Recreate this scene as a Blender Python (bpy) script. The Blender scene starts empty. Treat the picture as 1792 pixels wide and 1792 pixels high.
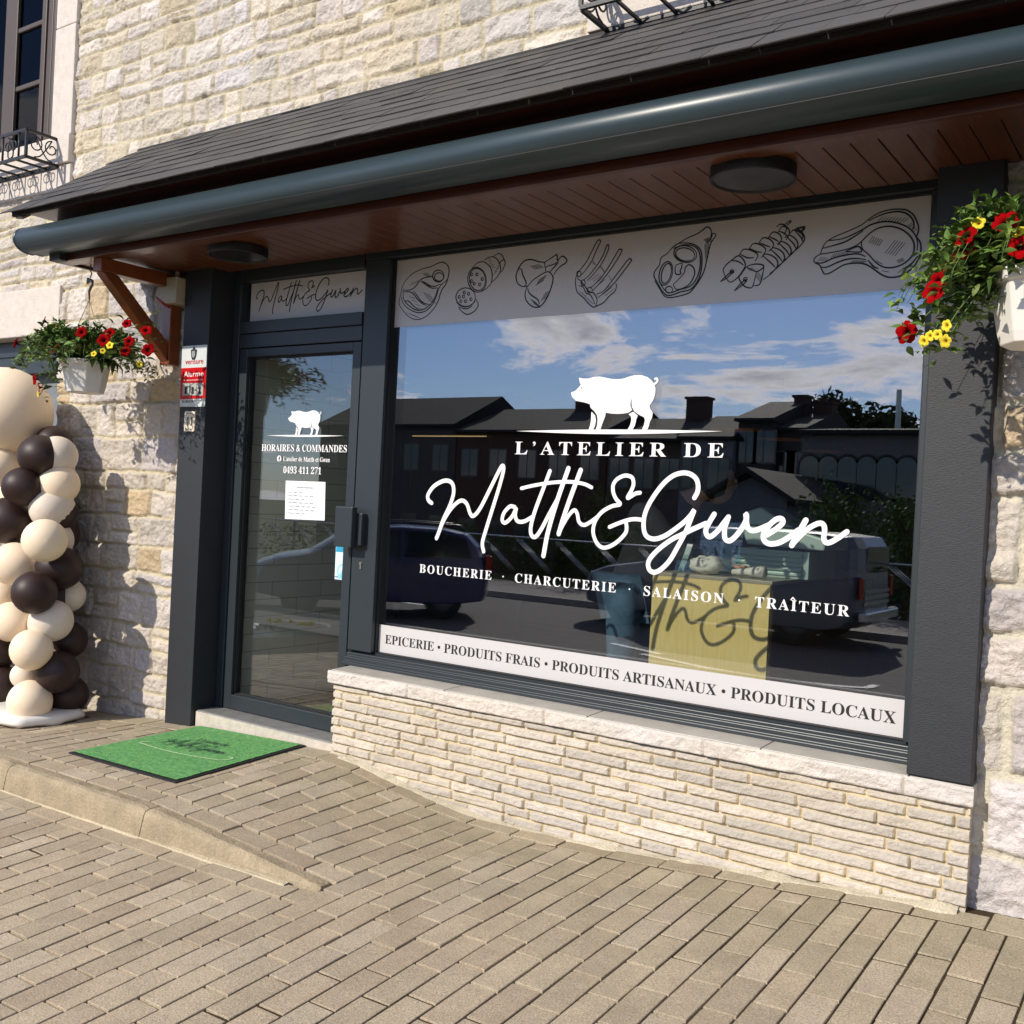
import bpy, bmesh, math, random
import numpy as np
from mathutils import Vector, Matrix, noise as mnoise
from mathutils.geometry import tessellate_polygon
R = math.radians
scene = bpy.context.scene
# ------------------------------------------------------------------ camera
CAMY, CAMZ, FPX = -3.7, 1.33, 1792.0
yaw, pitch, roll = R(34.638), R(-0.416), R(2.899)
fw = Vector((-math.sin(yaw)*math.cos(pitch), math.cos(yaw)*math.cos(pitch), math.sin(pitch)))
rt = Vector((math.cos(yaw), math.sin(yaw), 0)); up = rt.cross(fw)
RT = rt*math.cos(roll)+up*math.sin(roll); UP = -rt*math.sin(roll)+up*math.cos(roll)
cam = bpy.data.cameras.new("camera"); camo = bpy.data.objects.new("camera", cam)
scene.collection.objects.link(camo)
M = Matrix((RT, UP, -fw)).transposed().to_4x4(); M.translation = (0, CAMY, CAMZ)
camo.matrix_world = M
cam.sensor_width = 36; cam.lens = 36; cam.clip_start = .05; cam.clip_end = 600
scene.camera = camo
# ------------------------------------------------------------------ world
SUN_DIR = Vector((-.37, -1, .685)).normalized()
elev = math.asin(SUN_DIR.z); azim = math.atan2(SUN_DIR.x, SUN_DIR.y) % (2*math.pi)
world = bpy.data.worlds.new("World"); scene.world = world; world.use_nodes = True
nt = world.node_tree; N = nt.nodes; L = nt.links
for n in list(N): N.remove(n)
out = N.new('ShaderNodeOutputWorld'); bg = N.new('ShaderNodeBackground')
sky = N.new('ShaderNodeTexSky'); sky.sky_type = 'NISHITA'; sky.sun_disc = False
sky.sun_elevation = elev; sky.sun_rotation = azim; sky.air_density = 1.0; sky.dust_density = 0.4; sky.ozone_density = 3.0
tc = N.new('ShaderNodeTexCoord'); sep = N.new('ShaderNodeSeparateXYZ'); L.new(tc.outputs['Generated'], sep.inputs[0])
zc = N.new('ShaderNodeMath'); zc.operation = 'MAXIMUM'; zc.inputs[1].default_value = 0.0; L.new(sep.outputs[2], zc.inputs[0])
za = N.new('ShaderNodeMath'); za.operation = 'ADD'; za.inputs[1].default_value = 0.16; L.new(zc.outputs[0], za.inputs[0])
dv = N.new('ShaderNodeVectorMath'); dv.operation = 'DIVIDE'
cz = N.new('ShaderNodeCombineXYZ')
for i in range(3): L.new(za.outputs[0], cz.inputs[i])
L.new(tc.outputs['Generated'], dv.inputs[0]); L.new(cz.outputs[0], dv.inputs[1])
nz = N.new('ShaderNodeTexNoise'); nz.inputs['Scale'].default_value = 1.5; nz.inputs['Detail'].default_value = 9
nz.inputs['Roughness'].default_value = .64; nz.inputs['Distortion'].default_value = .35
mp = N.new('ShaderNodeMapping'); mp.inputs['Location'].default_value = (7.1, 2.25, 0); L.new(dv.outputs[0], mp.inputs[0]); L.new(mp.outputs[0], nz.inputs['Vector'])
cr = N.new('ShaderNodeValToRGB'); cr.color_ramp.elements[0].position = .52; cr.color_ramp.elements[1].position = .585
L.new(nz.outputs['Fac'], cr.inputs[0])
cc = N.new('ShaderNodeValToRGB'); cc.color_ramp.elements[0].position = .545; cc.color_ramp.elements[0].color = (26, 25, 26.4, 1)
cc.color_ramp.elements[1].position = .70; cc.color_ramp.elements[1].color = (12, 12.4, 14, 1)
L.new(nz.outputs['Fac'], cc.inputs[0])
mx = N.new('ShaderNodeMix'); mx.data_type = 'RGBA'; L.new(cr.outputs[0], mx.inputs['Factor'])
tn = N.new('ShaderNodeMix'); tn.data_type = 'RGBA'; tn.blend_type = 'MULTIPLY'; tn.inputs['Factor'].default_value = 1
tn.inputs['B'].default_value = (1.25, 1.48, 1.98, 1); L.new(sky.outputs[0], tn.inputs['A']); L.new(tn.outputs['Result'], mx.inputs['A']); L.new(cc.outputs[0], mx.inputs['B'])
L.new(mx.outputs['Result'], bg.inputs['Color']); bg.inputs['Strength'].default_value = 0.07
L.new(bg.outputs[0], out.inputs[0])
# ------------------------------------------------------------------ sun, exposure
sl = bpy.data.lights.new("sun", 'SUN'); sl.energy = 4.6; sl.angle = R(.53); sl.color = (1, .92, .79)
so = bpy.data.objects.new("sun", sl); scene.collection.objects.link(so)
so.rotation_euler = SUN_DIR.to_track_quat('Z', 'Y').to_euler(); so.location = (-3, -12, 10)
vs = scene.view_settings; scene.display_settings.display_device = 'sRGB'
vs.view_transform = 'Standard'; vs.look = 'None'; vs.exposure = 0.0; vs.gamma = 1
cy = scene.cycles
cy.max_bounces = 10; cy.transparent_max_bounces = 24; cy.glossy_bounces = 5; cy.diffuse_bounces = 3
cy.transmission_bounces = 8; cy.caustics_reflective = False; cy.caustics_refractive = False
cy.use_denoising = True; cy.sample_clamp_indirect = 8
# ------------------------------------------------------------------ helpers
COL = scene.collection
rnd = random.Random(7); NR = np.random.RandomState(5)
def at(px, py, y):
    """point where the sight line through photo pixel (px,py) meets the plane y"""
    d = fw*FPX + RT*(px-896) - UP*(py-896)
    t = (y-CAMY)/d.y
    return Vector((d.x*t, y, CAMZ+d.z*t))
def s2l(c):
    return tuple((v/12.92 if v <= .04045 else ((v+.055)/1.055)**2.4) for v in c)
def rgb(r, g, b): return s2l((r/255, g/255, b/255))
def tag(o, label=None, cat=None, group=None, kind=None):
    if label: o['label'] = label
    if cat: o['category'] = cat
    if group: o['group'] = group
    if kind: o['kind'] = kind
    return o
def empty(name, loc=(0, 0, 0), label=None, cat=None, group=None):
    o = bpy.data.objects.new(name, None); COL.objects.link(o); o.location = loc; o.empty_display_size = .1
    return tag(o, label, cat, group)
def wpos(o):
    p = Vector((0, 0, 0))
    while o: p += Vector(o.location); o = o.parent
    return p
def place(o, parent=None, origin=None):
    """mesh data written in world coordinates -> local to its parent thing"""
    if parent:
        o.parent = parent; o.data.transform(Matrix.Translation(-wpos(parent)))
    elif origin is not None:
        o.data.transform(Matrix.Translation(-Vector(origin))); o.location = origin
    return o
class MB:
    def __init__(s): s.v = []; s.f = []; s.m = []; s.c = None; s.smooth = False
    def add(s, vs, fs, mi=0):
        b = len(s.v); s.v += [tuple(v) for v in vs]; s.f += [tuple(i+b for i in f) for f in fs]; s.m += [mi]*len(fs)
    def box(s, x0, x1, y0, y1, z0, z1, mi=0):
        s.add([(x0,y0,z0),(x1,y0,z0),(x1,y1,z0),(x0,y1,z0),(x0,y0,z1),(x1,y0,z1),(x1,y1,z1),(x0,y1,z1)],
              [(0,3,2,1),(4,5,6,7),(0,1,5,4),(1,2,6,5),(2,3,7,6),(3,0,4,7)], mi)
    def hexa(s, P, mi=0):   # 8 points like box
        s.add(P, [(0,3,2,1),(4,5,6,7),(0,1,5,4),(1,2,6,5),(2,3,7,6),(3,0,4,7)], mi)
    def prism_x(s, prof, x0, x1, mi=0):   # profile in (y,z)
        n = len(prof)
        s.add([(x0,)+tuple(p) for p in prof]+[(x1,)+tuple(p) for p in prof],
              [tuple(range(n))[::-1], tuple(range(n, 2*n))]+[(i, (i+1) % n, n+(i+1) % n, n+i) for i in range(n)], mi)
    def prism_y(s, prof, y0, y1, mi=0):   # profile in (x,z)
        n = len(prof)
        s.add([(p[0], y0, p[1]) for p in prof]+[(p[0], y1, p[1]) for p in prof],
              [tuple(range(n)), tuple(range(n, 2*n))[::-1]]+[(i, n+i, n+(i+1) % n, (i+1) % n) for i in range(n)], mi)
    def tube(s, pts, r, n=8, mi=0, cap=True):
        pts = [Vector(p) for p in pts]; k = len(pts); rs = r if isinstance(r, (list, tuple)) else [r]*k
        vs = []; prev = None
        for i, p in enumerate(pts):
            t = (pts[min(i+1, k-1)]-pts[max(i-1, 0)]).normalized()
            a = prev if prev is not None else (Vector((0, 0, 1)) if abs(t.z) < .9 else Vector((1, 0, 0)))
            u = (a - t*a.dot(t))
            u = u.normalized() if u.length > 1e-6 else t.orthogonal().normalized()
            w = t.cross(u); prev = u
            for j in range(n):
                q = 2*math.pi*j/n; vs.append(p+(u*math.cos(q)+w*math.sin(q))*rs[i])
        fs = [(i*n+j, i*n+(j+1) % n, (i+1)*n+(j+1) % n, (i+1)*n+j) for i in range(k-1) for j in range(n)]
        if cap: fs += [tuple(range(n))[::-1], tuple(range((k-1)*n, k*n))]
        s.add(vs, fs, mi)
    def lathe(s, prof, c=(0, 0, 0), n=32, mi=0, jit=0):   # prof [(r,z)]
        vs = []; k = len(prof)
        for r_, z_ in prof:
            for j in range(n):
                a = 2*math.pi*j/n; vs.append((c[0]+r_*math.cos(a), c[1]+r_*math.sin(a), c[2]+z_))
        fs = [(i*n+j, i*n+(j+1) % n, (i+1)*n+(j+1) % n, (i+1)*n+j) for i in range(k-1) for j in range(n)]
        s.add(vs, fs, mi)
    def sphere(s, c, r, nu=20, nv=12, sc=(1, 1, 1), mi=0, f=None):
        vs = []; fs = []
        for i in range(nv+1):
            th = math.pi*i/nv
            for j in range(nu):
                ph = 2*math.pi*j/nu
                d = Vector((math.sin(th)*math.cos(ph), math.sin(th)*math.sin(ph), math.cos(th)))
                k = f(d) if f else 1
                vs.append((c[0]+d.x*r*sc[0]*k, c[1]+d.y*r*sc[1]*k, c[2]+d.z*r*sc[2]*k))
        for i in range(nv):
            for j in range(nu):
                fs.append((i*nu+j, (i+1)*nu+j, (i+1)*nu+(j+1) % nu, i*nu+(j+1) % nu))
        s.add(vs, fs, mi)
    def build(s, name, mats, parent=None, smooth=False, bevel=0, seg=2, origin=None):
        me = bpy.data.meshes.new(name); me.from_pydata(s.v, [], s.f)
        for m_ in (mats if isinstance(mats, (list, tuple)) else [mats]): me.materials.append(m_)
        if any(s.m): me.polygons.foreach_set('material_index', s.m)
        if smooth: me.polygons.foreach_set('use_smooth', [True]*len(s.f))
        me.update()
        o = bpy.data.objects.new(name, me); COL.objects.link(o)
        place(o, parent, origin)
        if bevel:
            b = o.modifiers.new('bevel', 'BEVEL'); b.width = bevel; b.segments = seg; b.limit_method = 'ANGLE'; b.angle_limit = R(40)
        return o
# ------------------------------------------------------------------ materials
def nodes(name):
    m = bpy.data.materials.new(name); m.use_nodes = True
    t = m.node_tree; b = t.nodes['Principled BSDF']
    return m, t, b
def mat(name, col, rough=.6, metal=0, var=.12, scale=12, bump=0, bscale=60, spec=None, coat=0, detail=6, stretch=None, col2=None, sss=0, trans=0):
    m, t, b = nodes(name); n = t.nodes; l = t.links
    tc = n.new('ShaderNodeTexCoord'); mp = n.new('ShaderNodeMapping'); l.new(tc.outputs['Object'], mp.inputs[0])
    if stretch: mp.inputs['Scale'].default_value = stretch
    a = n.new('ShaderNodeTexNoise'); a.inputs['Scale'].default_value = scale; a.inputs['Detail'].default_value = detail; a.inputs['Roughness'].default_value = .65
    l.new(mp.outputs[0], a.inputs['Vector'])
    r = n.new('ShaderNodeValToRGB'); c = Vector(col)
    d = Vector(col2) if col2 else None
    r.color_ramp.elements[0].position = .3; r.color_ramp.elements[1].position = .7
    r.color_ramp.elements[0].color = tuple((d if d else c*(1-var)))+(1,)
    r.color_ramp.elements[1].color = tuple(c*(1 if d else 1+var))+(1,)
    l.new(a.outputs['Fac'], r.inputs[0]); l.new(r.outputs[0], b.inputs['Base Color'])
    b.inputs['Roughness'].default_value = rough; b.inputs['Metallic'].default_value = metal
    if spec is not None: b.inputs['Specular IOR Level'].default_value = spec
    if coat: b.inputs['Coat Weight'].default_value = coat; b.inputs['Coat Roughness'].default_value = .12
    if trans: b.inputs['Transmission Weight'].default_value = trans
    if sss: b.inputs['Subsurface Weight'].default_value = sss; b.inputs['Subsurface Radius'].default_value = (.02, .012, .008)
    if bump:
        e = n.new('ShaderNodeTexNoise'); e.inputs['Scale'].default_value = bscale; e.inputs['Detail'].default_value = 8; l.new(mp.outputs[0], e.inputs['Vector'])
        bp = n.new('ShaderNodeBump'); bp.inputs['Strength'].default_value = bump; bp.inputs['Distance'].default_value = .01
        l.new(e.outputs['Fac'], bp.inputs['Height']); l.new(bp.outputs[0], b.inputs['Normal'])
    return m
def attr_mat(name, rough=.9, bump=.4, bscale=90, fine=.12, fscale=45, spec=.25, bdist=.006, speck=0, speckscale=260):
    """colour from the mesh attribute 'tint' broken up by fine noise"""
    m, t, b = nodes(name); n = t.nodes; l = t.links
    at_ = n.new('ShaderNodeAttribute'); at_.attribute_name = 'tint'
    tc = n.new('ShaderNodeTexCoord')
    a = n.new('ShaderNodeTexNoise'); a.inputs['Scale'].default_value = fscale; a.inputs['Detail'].default_value = 8; a.inputs['Roughness'].default_value = .7
    l.new(tc.outputs['Object'], a.inputs['Vector'])
    mr = n.new('ShaderNodeMapRange'); mr.inputs[1].default_value = .25; mr.inputs[2].default_value = .75; mr.inputs[3].default_value = 1-fine; mr.inputs[4].default_value = 1+fine
    l.new(a.outputs['Fac'], mr.inputs[0])
    mu = n.new('ShaderNodeVectorMath'); mu.operation = 'SCALE'; l.new(at_.outputs['Color'], mu.inputs[0]); l.new(mr.outputs[0], mu.inputs['Scale'])
    last = mu.outputs[0]
    if speck:
        v = n.new('ShaderNodeTexNoise'); v.inputs['Scale'].default_value = speckscale; v.inputs['Detail'].default_value = 3; v.inputs['Roughness'].default_value = .8; l.new(tc.outputs['Object'], v.inputs['Vector'])
        m2 = n.new('ShaderNodeMapRange'); m2.inputs[1].default_value = .32; m2.inputs[2].default_value = .68; m2.inputs[3].default_value = 1-speck; m2.inputs[4].default_value = 1+speck
        l.new(v.outputs['Fac'], m2.inputs[0])
        mu2 = n.new('ShaderNodeVectorMath'); mu2.operation = 'SCALE'; l.new(last, mu2.inputs[0]); l.new(m2.outputs[0], mu2.inputs['Scale']); last = mu2.outputs[0]
    l.new(last, b.inputs['Base Color'])
    b.inputs['Roughness'].default_value = rough; b.inputs['Specular IOR Level'].default_value = spec
    e = n.new('ShaderNodeTexNoise'); e.inputs['Scale'].default_value = bscale; e.inputs['Detail'].default_value = 10; e.inputs['Roughness'].default_value = .65; l.new(tc.outputs['Object'], e.inputs['Vector'])
    bp = n.new('ShaderNodeBump'); bp.inputs['Strength'].default_value = bump; bp.inputs['Distance'].default_value = bdist
    l.new(e.outputs['Fac'], bp.inputs['Height']); l.new(bp.outputs[0], b.inputs['Normal'])
    return m
def glass_mat(name, r0, tint=(1, 1, 1), rough=0.0, lim=.9):
    m = bpy.data.materials.new(name); m.use_nodes = True; t = m.node_tree; n = t.nodes; l = t.links
    for q in list(n): n.remove(q)
    o = n.new('ShaderNodeOutputMaterial'); tr = n.new('ShaderNodeBsdfTransparent'); g = n.new('ShaderNodeBsdfGlossy'); mx_ = n.new('ShaderNodeMixShader')
    tr.inputs[0].default_value = tint+(1,); g.inputs['Roughness'].default_value = rough; g.inputs[0].default_value = (.97, .98, 1, 1)
    lw = n.new('ShaderNodeLayerWeight'); lw.inputs['Blend'].default_value = .5
    pw = n.new('ShaderNodeMath'); pw.operation = 'POWER'; pw.inputs[1].default_value = 4.0; l.new(lw.outputs['Facing'], pw.inputs[0])
    mr = n.new('ShaderNodeMapRange'); mr.inputs[3].default_value = r0; mr.inputs[4].default_value = lim; l.new(pw.outputs[0], mr.inputs[0])
    l.new(mr.outputs[0], mx_.inputs[0]); l.new(tr.outputs[0], mx_.inputs[1]); l.new(g.outputs[0], mx_.inputs[2]); l.new(mx_.outputs[0], o.inputs[0])
    return m
def emit_mat(name, col, s):
    m, t, b = nodes(name); b.inputs['Emission Color'].default_value = col+(1,); b.inputs['Emission Strength'].default_value = s
    b.inputs['Base Color'].default_value = col+(1,)
    return m
def wood_mat(name, c1, c2, stretch, rough=.35, coat=.4, scale=6, var=None):
    return mat(name, c1, rough, 0, .1, scale, .15, scale*3, stretch=stretch, col2=c2, coat=coat)
M_STONE = attr_mat('limestone', .92, 1.0, 55, .16, 38, .2, .018)
M_BRICK = attr_mat('split_limestone', .9, .9, 110, .10, 60, .2, .009)
M_PAVE = attr_mat('paver_concrete', .9, .8, 160, .20, 5, .2, .004, .42, 190)
M_KERB = attr_mat('kerb_concrete', .92, 1.0, 70, .22, 9, .15, .009, .25, 170)
M_ANTH = mat('anthracite_paint', rgb(35, 38, 43), .55, 0, .10, 5, .22, 70, stretch=(1, 1, 6))
M_ALU = mat('anthracite_aluminium', rgb(43, 50, 55), .38, 0, .05, 5, .04, 300)
M_GASK = mat('black_gasket', (.006, .006, .007), .6)
M_AWN = mat('awning_grey', rgb(48, 62, 68), .36, 0, .05, 3, .02, 200)
M_SOFF = wood_mat('soffit_wood', rgb(112, 62, 30), rgb(76, 40, 18), (18, 1.2, 3), .34, .35, 4)
M_BROWN = wood_mat('brown_wood', rgb(116, 62, 32), rgb(80, 38, 18), (3, 3, 18), .4, .3, 4)
M_BRACK = wood_mat('bracket_wood', rgb(140, 74, 32), rgb(112, 54, 20), (10, 2, 2), .4, .3, 4)
M_FASC = wood_mat('fascia_wood', rgb(92, 46, 28), rgb(60, 28, 16), (1.2, 6, 18), .4, .3, 4)
M_SLATE = attr_mat('slate', .62, .35, 60, .12, 12, .4, .004)
M_WHITEBOARD = mat('pale_board', rgb(205, 195, 182), .6, 0, .05, 8)
M_IRON = mat('wrought_iron', rgb(34, 36, 40), .45, .2, .1, 20, .1, 200)
M_SILLTOP = mat('honed_bluestone', rgb(176, 170, 160), .45, 0, .14, 9, .12, 120)
M_STEP = mat('step_bluestone', rgb(122, 122, 120), .6, 0, .2, 14, .2, 160)
M_BAND = mat('grey_vinyl', rgb(202, 199, 198), .28, 0, .01, 3)
M_WHITEV = mat('white_vinyl', (.86, .85, .86), .45, 0, .01, 3)
M_BLACKV = mat('black_vinyl', (.012, .011, .011), .5, 0, .02, 3)
M_OUTER = glass_mat('outer_glass', .24, (.95, .965, .96))
M_INNER = glass_mat('inner_glass', .11, (.92, .95, .94))
M_DOORG = glass_mat('door_glass', .10, (.92, .94, .92))
M_DARKGL = glass_mat('dark_window_glass', .02, (.16, .155, .15), lim=.12)
M_TRIMST = mat('dressed_limestone', rgb(208, 198, 188), .85, 0, .10, 16, .35, 90)
M_WINBR = mat('brown_window_paint', rgb(74, 62, 54), .5, 0, .08, 10, .05, 100)
M_WHITEP = mat('white_plastic', rgb(226, 222, 214), .42, 0, .03, 4, sss=.0)
M_BEIGEP = mat('beige_plastic', rgb(188, 176, 150), .5, 0, .03, 4)
M_RED = mat('red_plastic', rgb(150, 22, 22), .35)
# ------------------------------------------------------------------ numpy noise
def lattice(seed, n=257): return np.random.RandomState(seed).rand(n, n)
_L = [lattice(i) for i in range(12)]
def vnoise(x, y, k=0):
    g = _L[k % 12]; xi = np.floor(x).astype(int); yi = np.floor(y).astype(int); fx = x-xi; fy = y-yi
    fx = fx*fx*(3-2*fx); fy = fy*fy*(3-2*fy); a = xi % 256; b = yi % 256
    return (g[a, b]*(1-fx)+g[a+1, b]*fx)*(1-fy)+(g[a, b+1]*(1-fx)+g[a+1, b+1]*fx)*fy
def fbm(x, y, k=0, o=4):
    s = 0; a = .5
    for i in range(o): s = s+a*vnoise(x*2**i+17*i, y*2**i+31*i, k+i); a *= .5
    return s/(1-.5**o)
def ss(x, a, b):
    t = np.clip((x-a)/(b-a), 0, 1); return t*t*(3-2*t)
def grid_mesh(name, X, Z, Yv, tint, keep, mat_, parent=None, origin=None, axis='y'):
    """height field over x,z; keep = face mask"""
    nz_, nx_ = X.shape
    co = np.stack([X, Yv, Z], -1).reshape(-1, 3)
    idx = np.arange(nx_*nz_).reshape(nz_, nx_)
    q = np.stack([idx[:-1, :-1], idx[:-1, 1:], idx[1:, 1:], idx[1:, :-1]], -1)[keep].reshape(-1, 4)
    used = np.unique(q); re = np.full(nx_*nz_, -1); re[used] = np.arange(len(used)); q = re[q]; co = co[used]
    me = bpy.data.meshes.new(name); me.vertices.add(len(co)); me.vertices.foreach_set('co', co.ravel())
    me.loops.add(q.size); me.loops.foreach_set('vertex_index', q.ravel().astype(np.int32))
    me.polygons.add(len(q)); me.polygons.foreach_set('loop_start', np.arange(0, q.size, 4).astype(np.int32))
    me.polygons.foreach_set('loop_total', np.full(len(q), 4, np.int32))
    ca = me.color_attributes.new('tint', 'FLOAT_COLOR', 'POINT')
    c4 = np.ones((len(co), 4), np.float32); c4[:, :3] = tint.reshape(-1, 3)[used]; ca.data.foreach_set('color', c4.ravel())
    me.materials.append(mat_); me.update(); me.validate()
    o = bpy.data.objects.new(name, me); COL.objects.link(o); place(o, parent, origin)
    return o
def courses(lo, hi, z0, z1, rs):
    z = [z0]
    while z[-1] < z1: z.append(z[-1]+rs.uniform(lo, hi))
    return np.array(z)
def masonry(name, x0, x1, z0, z1, step, y0, hlo, hhi, wlo, whi, joint, depth, rough, warp, pal, mortar, seed, keepf=None, mat_=None, parent=None, tail=.35, origin=None, zjit=0, ncolor=.1, edge=.012, dark=0, olo=.55, terr=1.0):
    rs = np.random.RandomState(seed)
    xs = np.arange(x0, x1+step*.5, step); zs = np.arange(z0, z1+step*.5, step)
    X, Z = np.meshgrid(xs, zs)
    Xw = X+warp*(fbm(X*7, Z*7, seed, 3)-.5)*2; Zw = Z+warp*(fbm(X*5+40, Z*5+9, seed+1, 3)-.5)*2
    cz = courses(hlo, hhi, z0-.1, z1+.3, rs) if not isinstance(hlo, (list, tuple, np.ndarray)) else np.array(hlo)
    ci = np.clip(np.searchsorted(cz, Zw)-1, 0, len(cz)-2)
    dz = np.minimum(Zw-cz[ci], cz[ci+1]-Zw)
    H = np.zeros_like(X); C = np.zeros(X.shape+(3,)); D = np.zeros_like(X); mort = np.array(mortar)
    pal = np.array(pal)
    for c in range(len(cz)-1):
        msk = ci == c
        if not msk.any(): continue
        bx = [x0-rs.uniform(.1, .5)]
        while bx[-1] < x1+.5: bx.append(bx[-1]+(rs.uniform(wlo, whi) if rs.rand() > tail else rs.uniform(wlo, (wlo+whi)/2)))
        bx = np.array(bx); k = len(bx); xx = Xw[msk]; zz = Zw[msk]
        bi = np.clip(np.searchsorted(bx, xx)-1, 0, k-2)
        dx = np.minimum(xx-bx[bi], bx[bi+1]-xx); dzz = dz[msk]
        # some stones split in two in height
        split = rs.rand(k) < zjit; sz = rs.uniform(.4, .6, k); hz = cz[c]+(cz[c+1]-cz[c])*sz[bi]
        dzz = np.where(split[bi], np.minimum(dzz, np.abs(zz-hz)), dzz); upper = split[bi] & (zz > hz)
        j = joint*(.75+.5*rs.rand(k))[bi]
        d = np.minimum(dx, dzz)-j
        m = ss(d, -.004, edge)                      # 0 mortar 1 stone
        off = rs.uniform(olo, 1, (k, 2))[bi, upper.astype(int)]
        gx = rs.uniform(-1, 1, k)[bi]; gz = rs.uniform(-1, 1, k)[bi]
        tx = (xx-(bx[bi]+bx[bi+1])/2)/.2; tz = (zz-(cz[c]+cz[c+1])/2)/.12
        face = depth*off+rough*.45*(gx*tx+gz*tz)
        H[msk] = m*np.maximum(face, depth*.12); D[msk] = m
        pc = pal[rs.randint(0, len(pal), (k, 2))][bi, upper.astype(int)]*(1+rs.uniform(-ncolor, ncolor, (k, 2, 1)))[bi, upper.astype(int)]
        C[msk] = pc
    # rugged faces: ridged noise chips
    n1 = fbm(X*14+5, Z*18, seed+2, 5); n2 = np.abs(fbm(X*26+13, Z*34, seed+4, 4)-.5)*2; n3 = fbm(X*60, Z*70, seed+5, 3)
    H = H + D*rough*((n1-.5)*1.1 - n2*.55 + (n3-.5)*.35) + (1-D)*.0035*(fbm(X*40, Z*40, seed+3, 3)-.5)
    tn_ = fbm(X*8+7, Z*15+3, seed+10, 4)*7; fr_ = tn_-np.floor(tn_); H = H + D*rough*terr*((np.floor(tn_)+ss(fr_, 0, .3))/7-.5)*1.5
    pit = ss(n2, .0, .12)
    stain = fbm(X*3, Z*3, seed+6, 4)
    C = C*(1-.10*(1-pit))[..., None]*(1+.22*(stain-.5))[..., None]
    big = fbm(X*1.1+3, Z*1.1, seed+7, 3)[..., None]
    C = C*(1+np.array([.05, .0, -.10])*(big-.5)*2)
    if dark:  # damp dirt near the ground
        dk = (1-ss(Z-z0, .05, .45))*ss(fbm(X*6, Z*7, seed+8, 4), .48, .62)
        C = C*(1-dark*dk)[..., None]
    C = C*D[..., None]+mort*(1+.3*(fbm(X*30, Z*30, seed+9, 3)-.5))[..., None]*(1-D)[..., None]
    keep = np.ones((len(zs)-1, len(xs)-1), bool)
    if keepf is not None: keep = keepf(X[:-1, :-1]+step/2, Z[:-1, :-1]+step/2)
    return grid_mesh(name, X, Z, y0-H, C, keep, mat_ or M_STONE, parent, origin)
# ------------------------------------------------------------------ ground heights
def ip(x, xs, zs): return np.interp(x, xs, zs)
def wall_line(x): return ip(x, [-9,-6.5,-5.5,-4.8,-3.55,-3.34,-3.118,-2.9,-2.645,-2.28,-1.9,-1.417,-.99,-.637,3], [-.13,-.105,-.06,-.002,.055,.036,-.007,-.044,-.067,-.066,-.045,-.007,.026,.051,.12])
def kerb_line(x): return ip(x, [-9,-5.6,-4.8,-3.6,-3.3,-2.5,-1.5,-.6,3], [-.09,-.05,-.012,.0,-.02,-.078,-.055,-.006,.10])
def low_line(x): return ip(x, [-9,-4.3,-3.1,-2.5,-1.5,-.6,3], [-.16,-.125,-.102,-.080,-.057,-.008,.095])
KB, KF = -.985, -1.055     # back and front line of the kerb
def ground(x, y):
    x = np.asarray(x, float); y = np.asarray(y, float)
    t = np.clip(-y/.985, 0, 1)
    u = wall_line(x)*(1-t)+kerb_line(x)*t
    lo = low_line(x)+np.clip(y-KF, -3.3, 0)*.062
    k = np.clip((KB-y)/(KB-KF), 0, 1)
    return np.where(y > KB, u, np.where(y < KF, lo, u*(1-k)+lo*k))
# ------------------------------------------------------------------ building
BLD = empty('building', (-2.6, .1, 0), 'old pale limestone house with a modern butcher shop front on its ground floor', 'building')
PAL_UP = [rgb(219,209,196), rgb(213,203,188), rgb(221,212,202), rgb(207,198,188), rgb(215,206,192), rgb(211,201,184), rgb(221,214,210), rgb(209,200,188), rgb(209,196,172), rgb(217,208,200), rgb(211,202,196), rgb(219,208,190)]
PAL_LO = [rgb(213,203,192), rgb(207,198,188), rgb(217,208,202), rgb(203,194,188), rgb(209,200,188), rgb(215,206,198), rgb(203,182,152), rgb(201,194,192)]
MORT = rgb(206, 194, 166)
def keep_up(x, z):
    k = np.ones(x.shape, bool)
    k &= ~((x > -7.9) & (x < -6.17) & (z > 3.23))
    k &= ~((x > -2.32) & (x < -.9) & (z > 3.22))
    return k
masonry('stone_wall', -8.4, 2.2, 2.60, 5.2, .0088, .078, .070, .150, .10, .36, .0080, .019, .018, .016, PAL_UP, MORT, 11, keep_up, parent=BLD, zjit=.10, edge=.007)
def keep_lo(x, z): return ~((x < -6.22) & (z > .9))
masonry('stone_wall', -8.4, -4.865, -.25, 2.60, .0080, .078, .11, .22, .13, .40, .0080, .023, .021, .016, PAL_LO, MORT, 23, keep_lo, parent=BLD, zjit=.16, edge=.007)
masonry('stone_wall', -.66, 2.2, -.15, 2.60, .0075, .080, .15, .30, .16, .48, .014, .028, .027, .016, PAL_LO, rgb(212, 204, 184), 31, parent=BLD, zjit=.2, dark=.55, edge=.009)
b = MB(); b.box(-8.4, 2.2, .10, .16, 2.6, 3.2); b.box(-6.2, -2.3, .10, .16, 3.2, 5.2); b.box(-.9, 2.2, .10, .16, 3.2, 5.2); b.box(-6.2, -4.87, .10, .5, -.3, 2.6); b.box(-.64, 2.2, .12, .5, -.3, 2.6)
b.box(-8.4, -6.2, .34, .5, -.3, 2.6); b.build('wall_core', M_STONE2 if 'M_STONE2' in globals() else mat('wall_core', rgb(190, 180, 160), .9), BLD)
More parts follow.
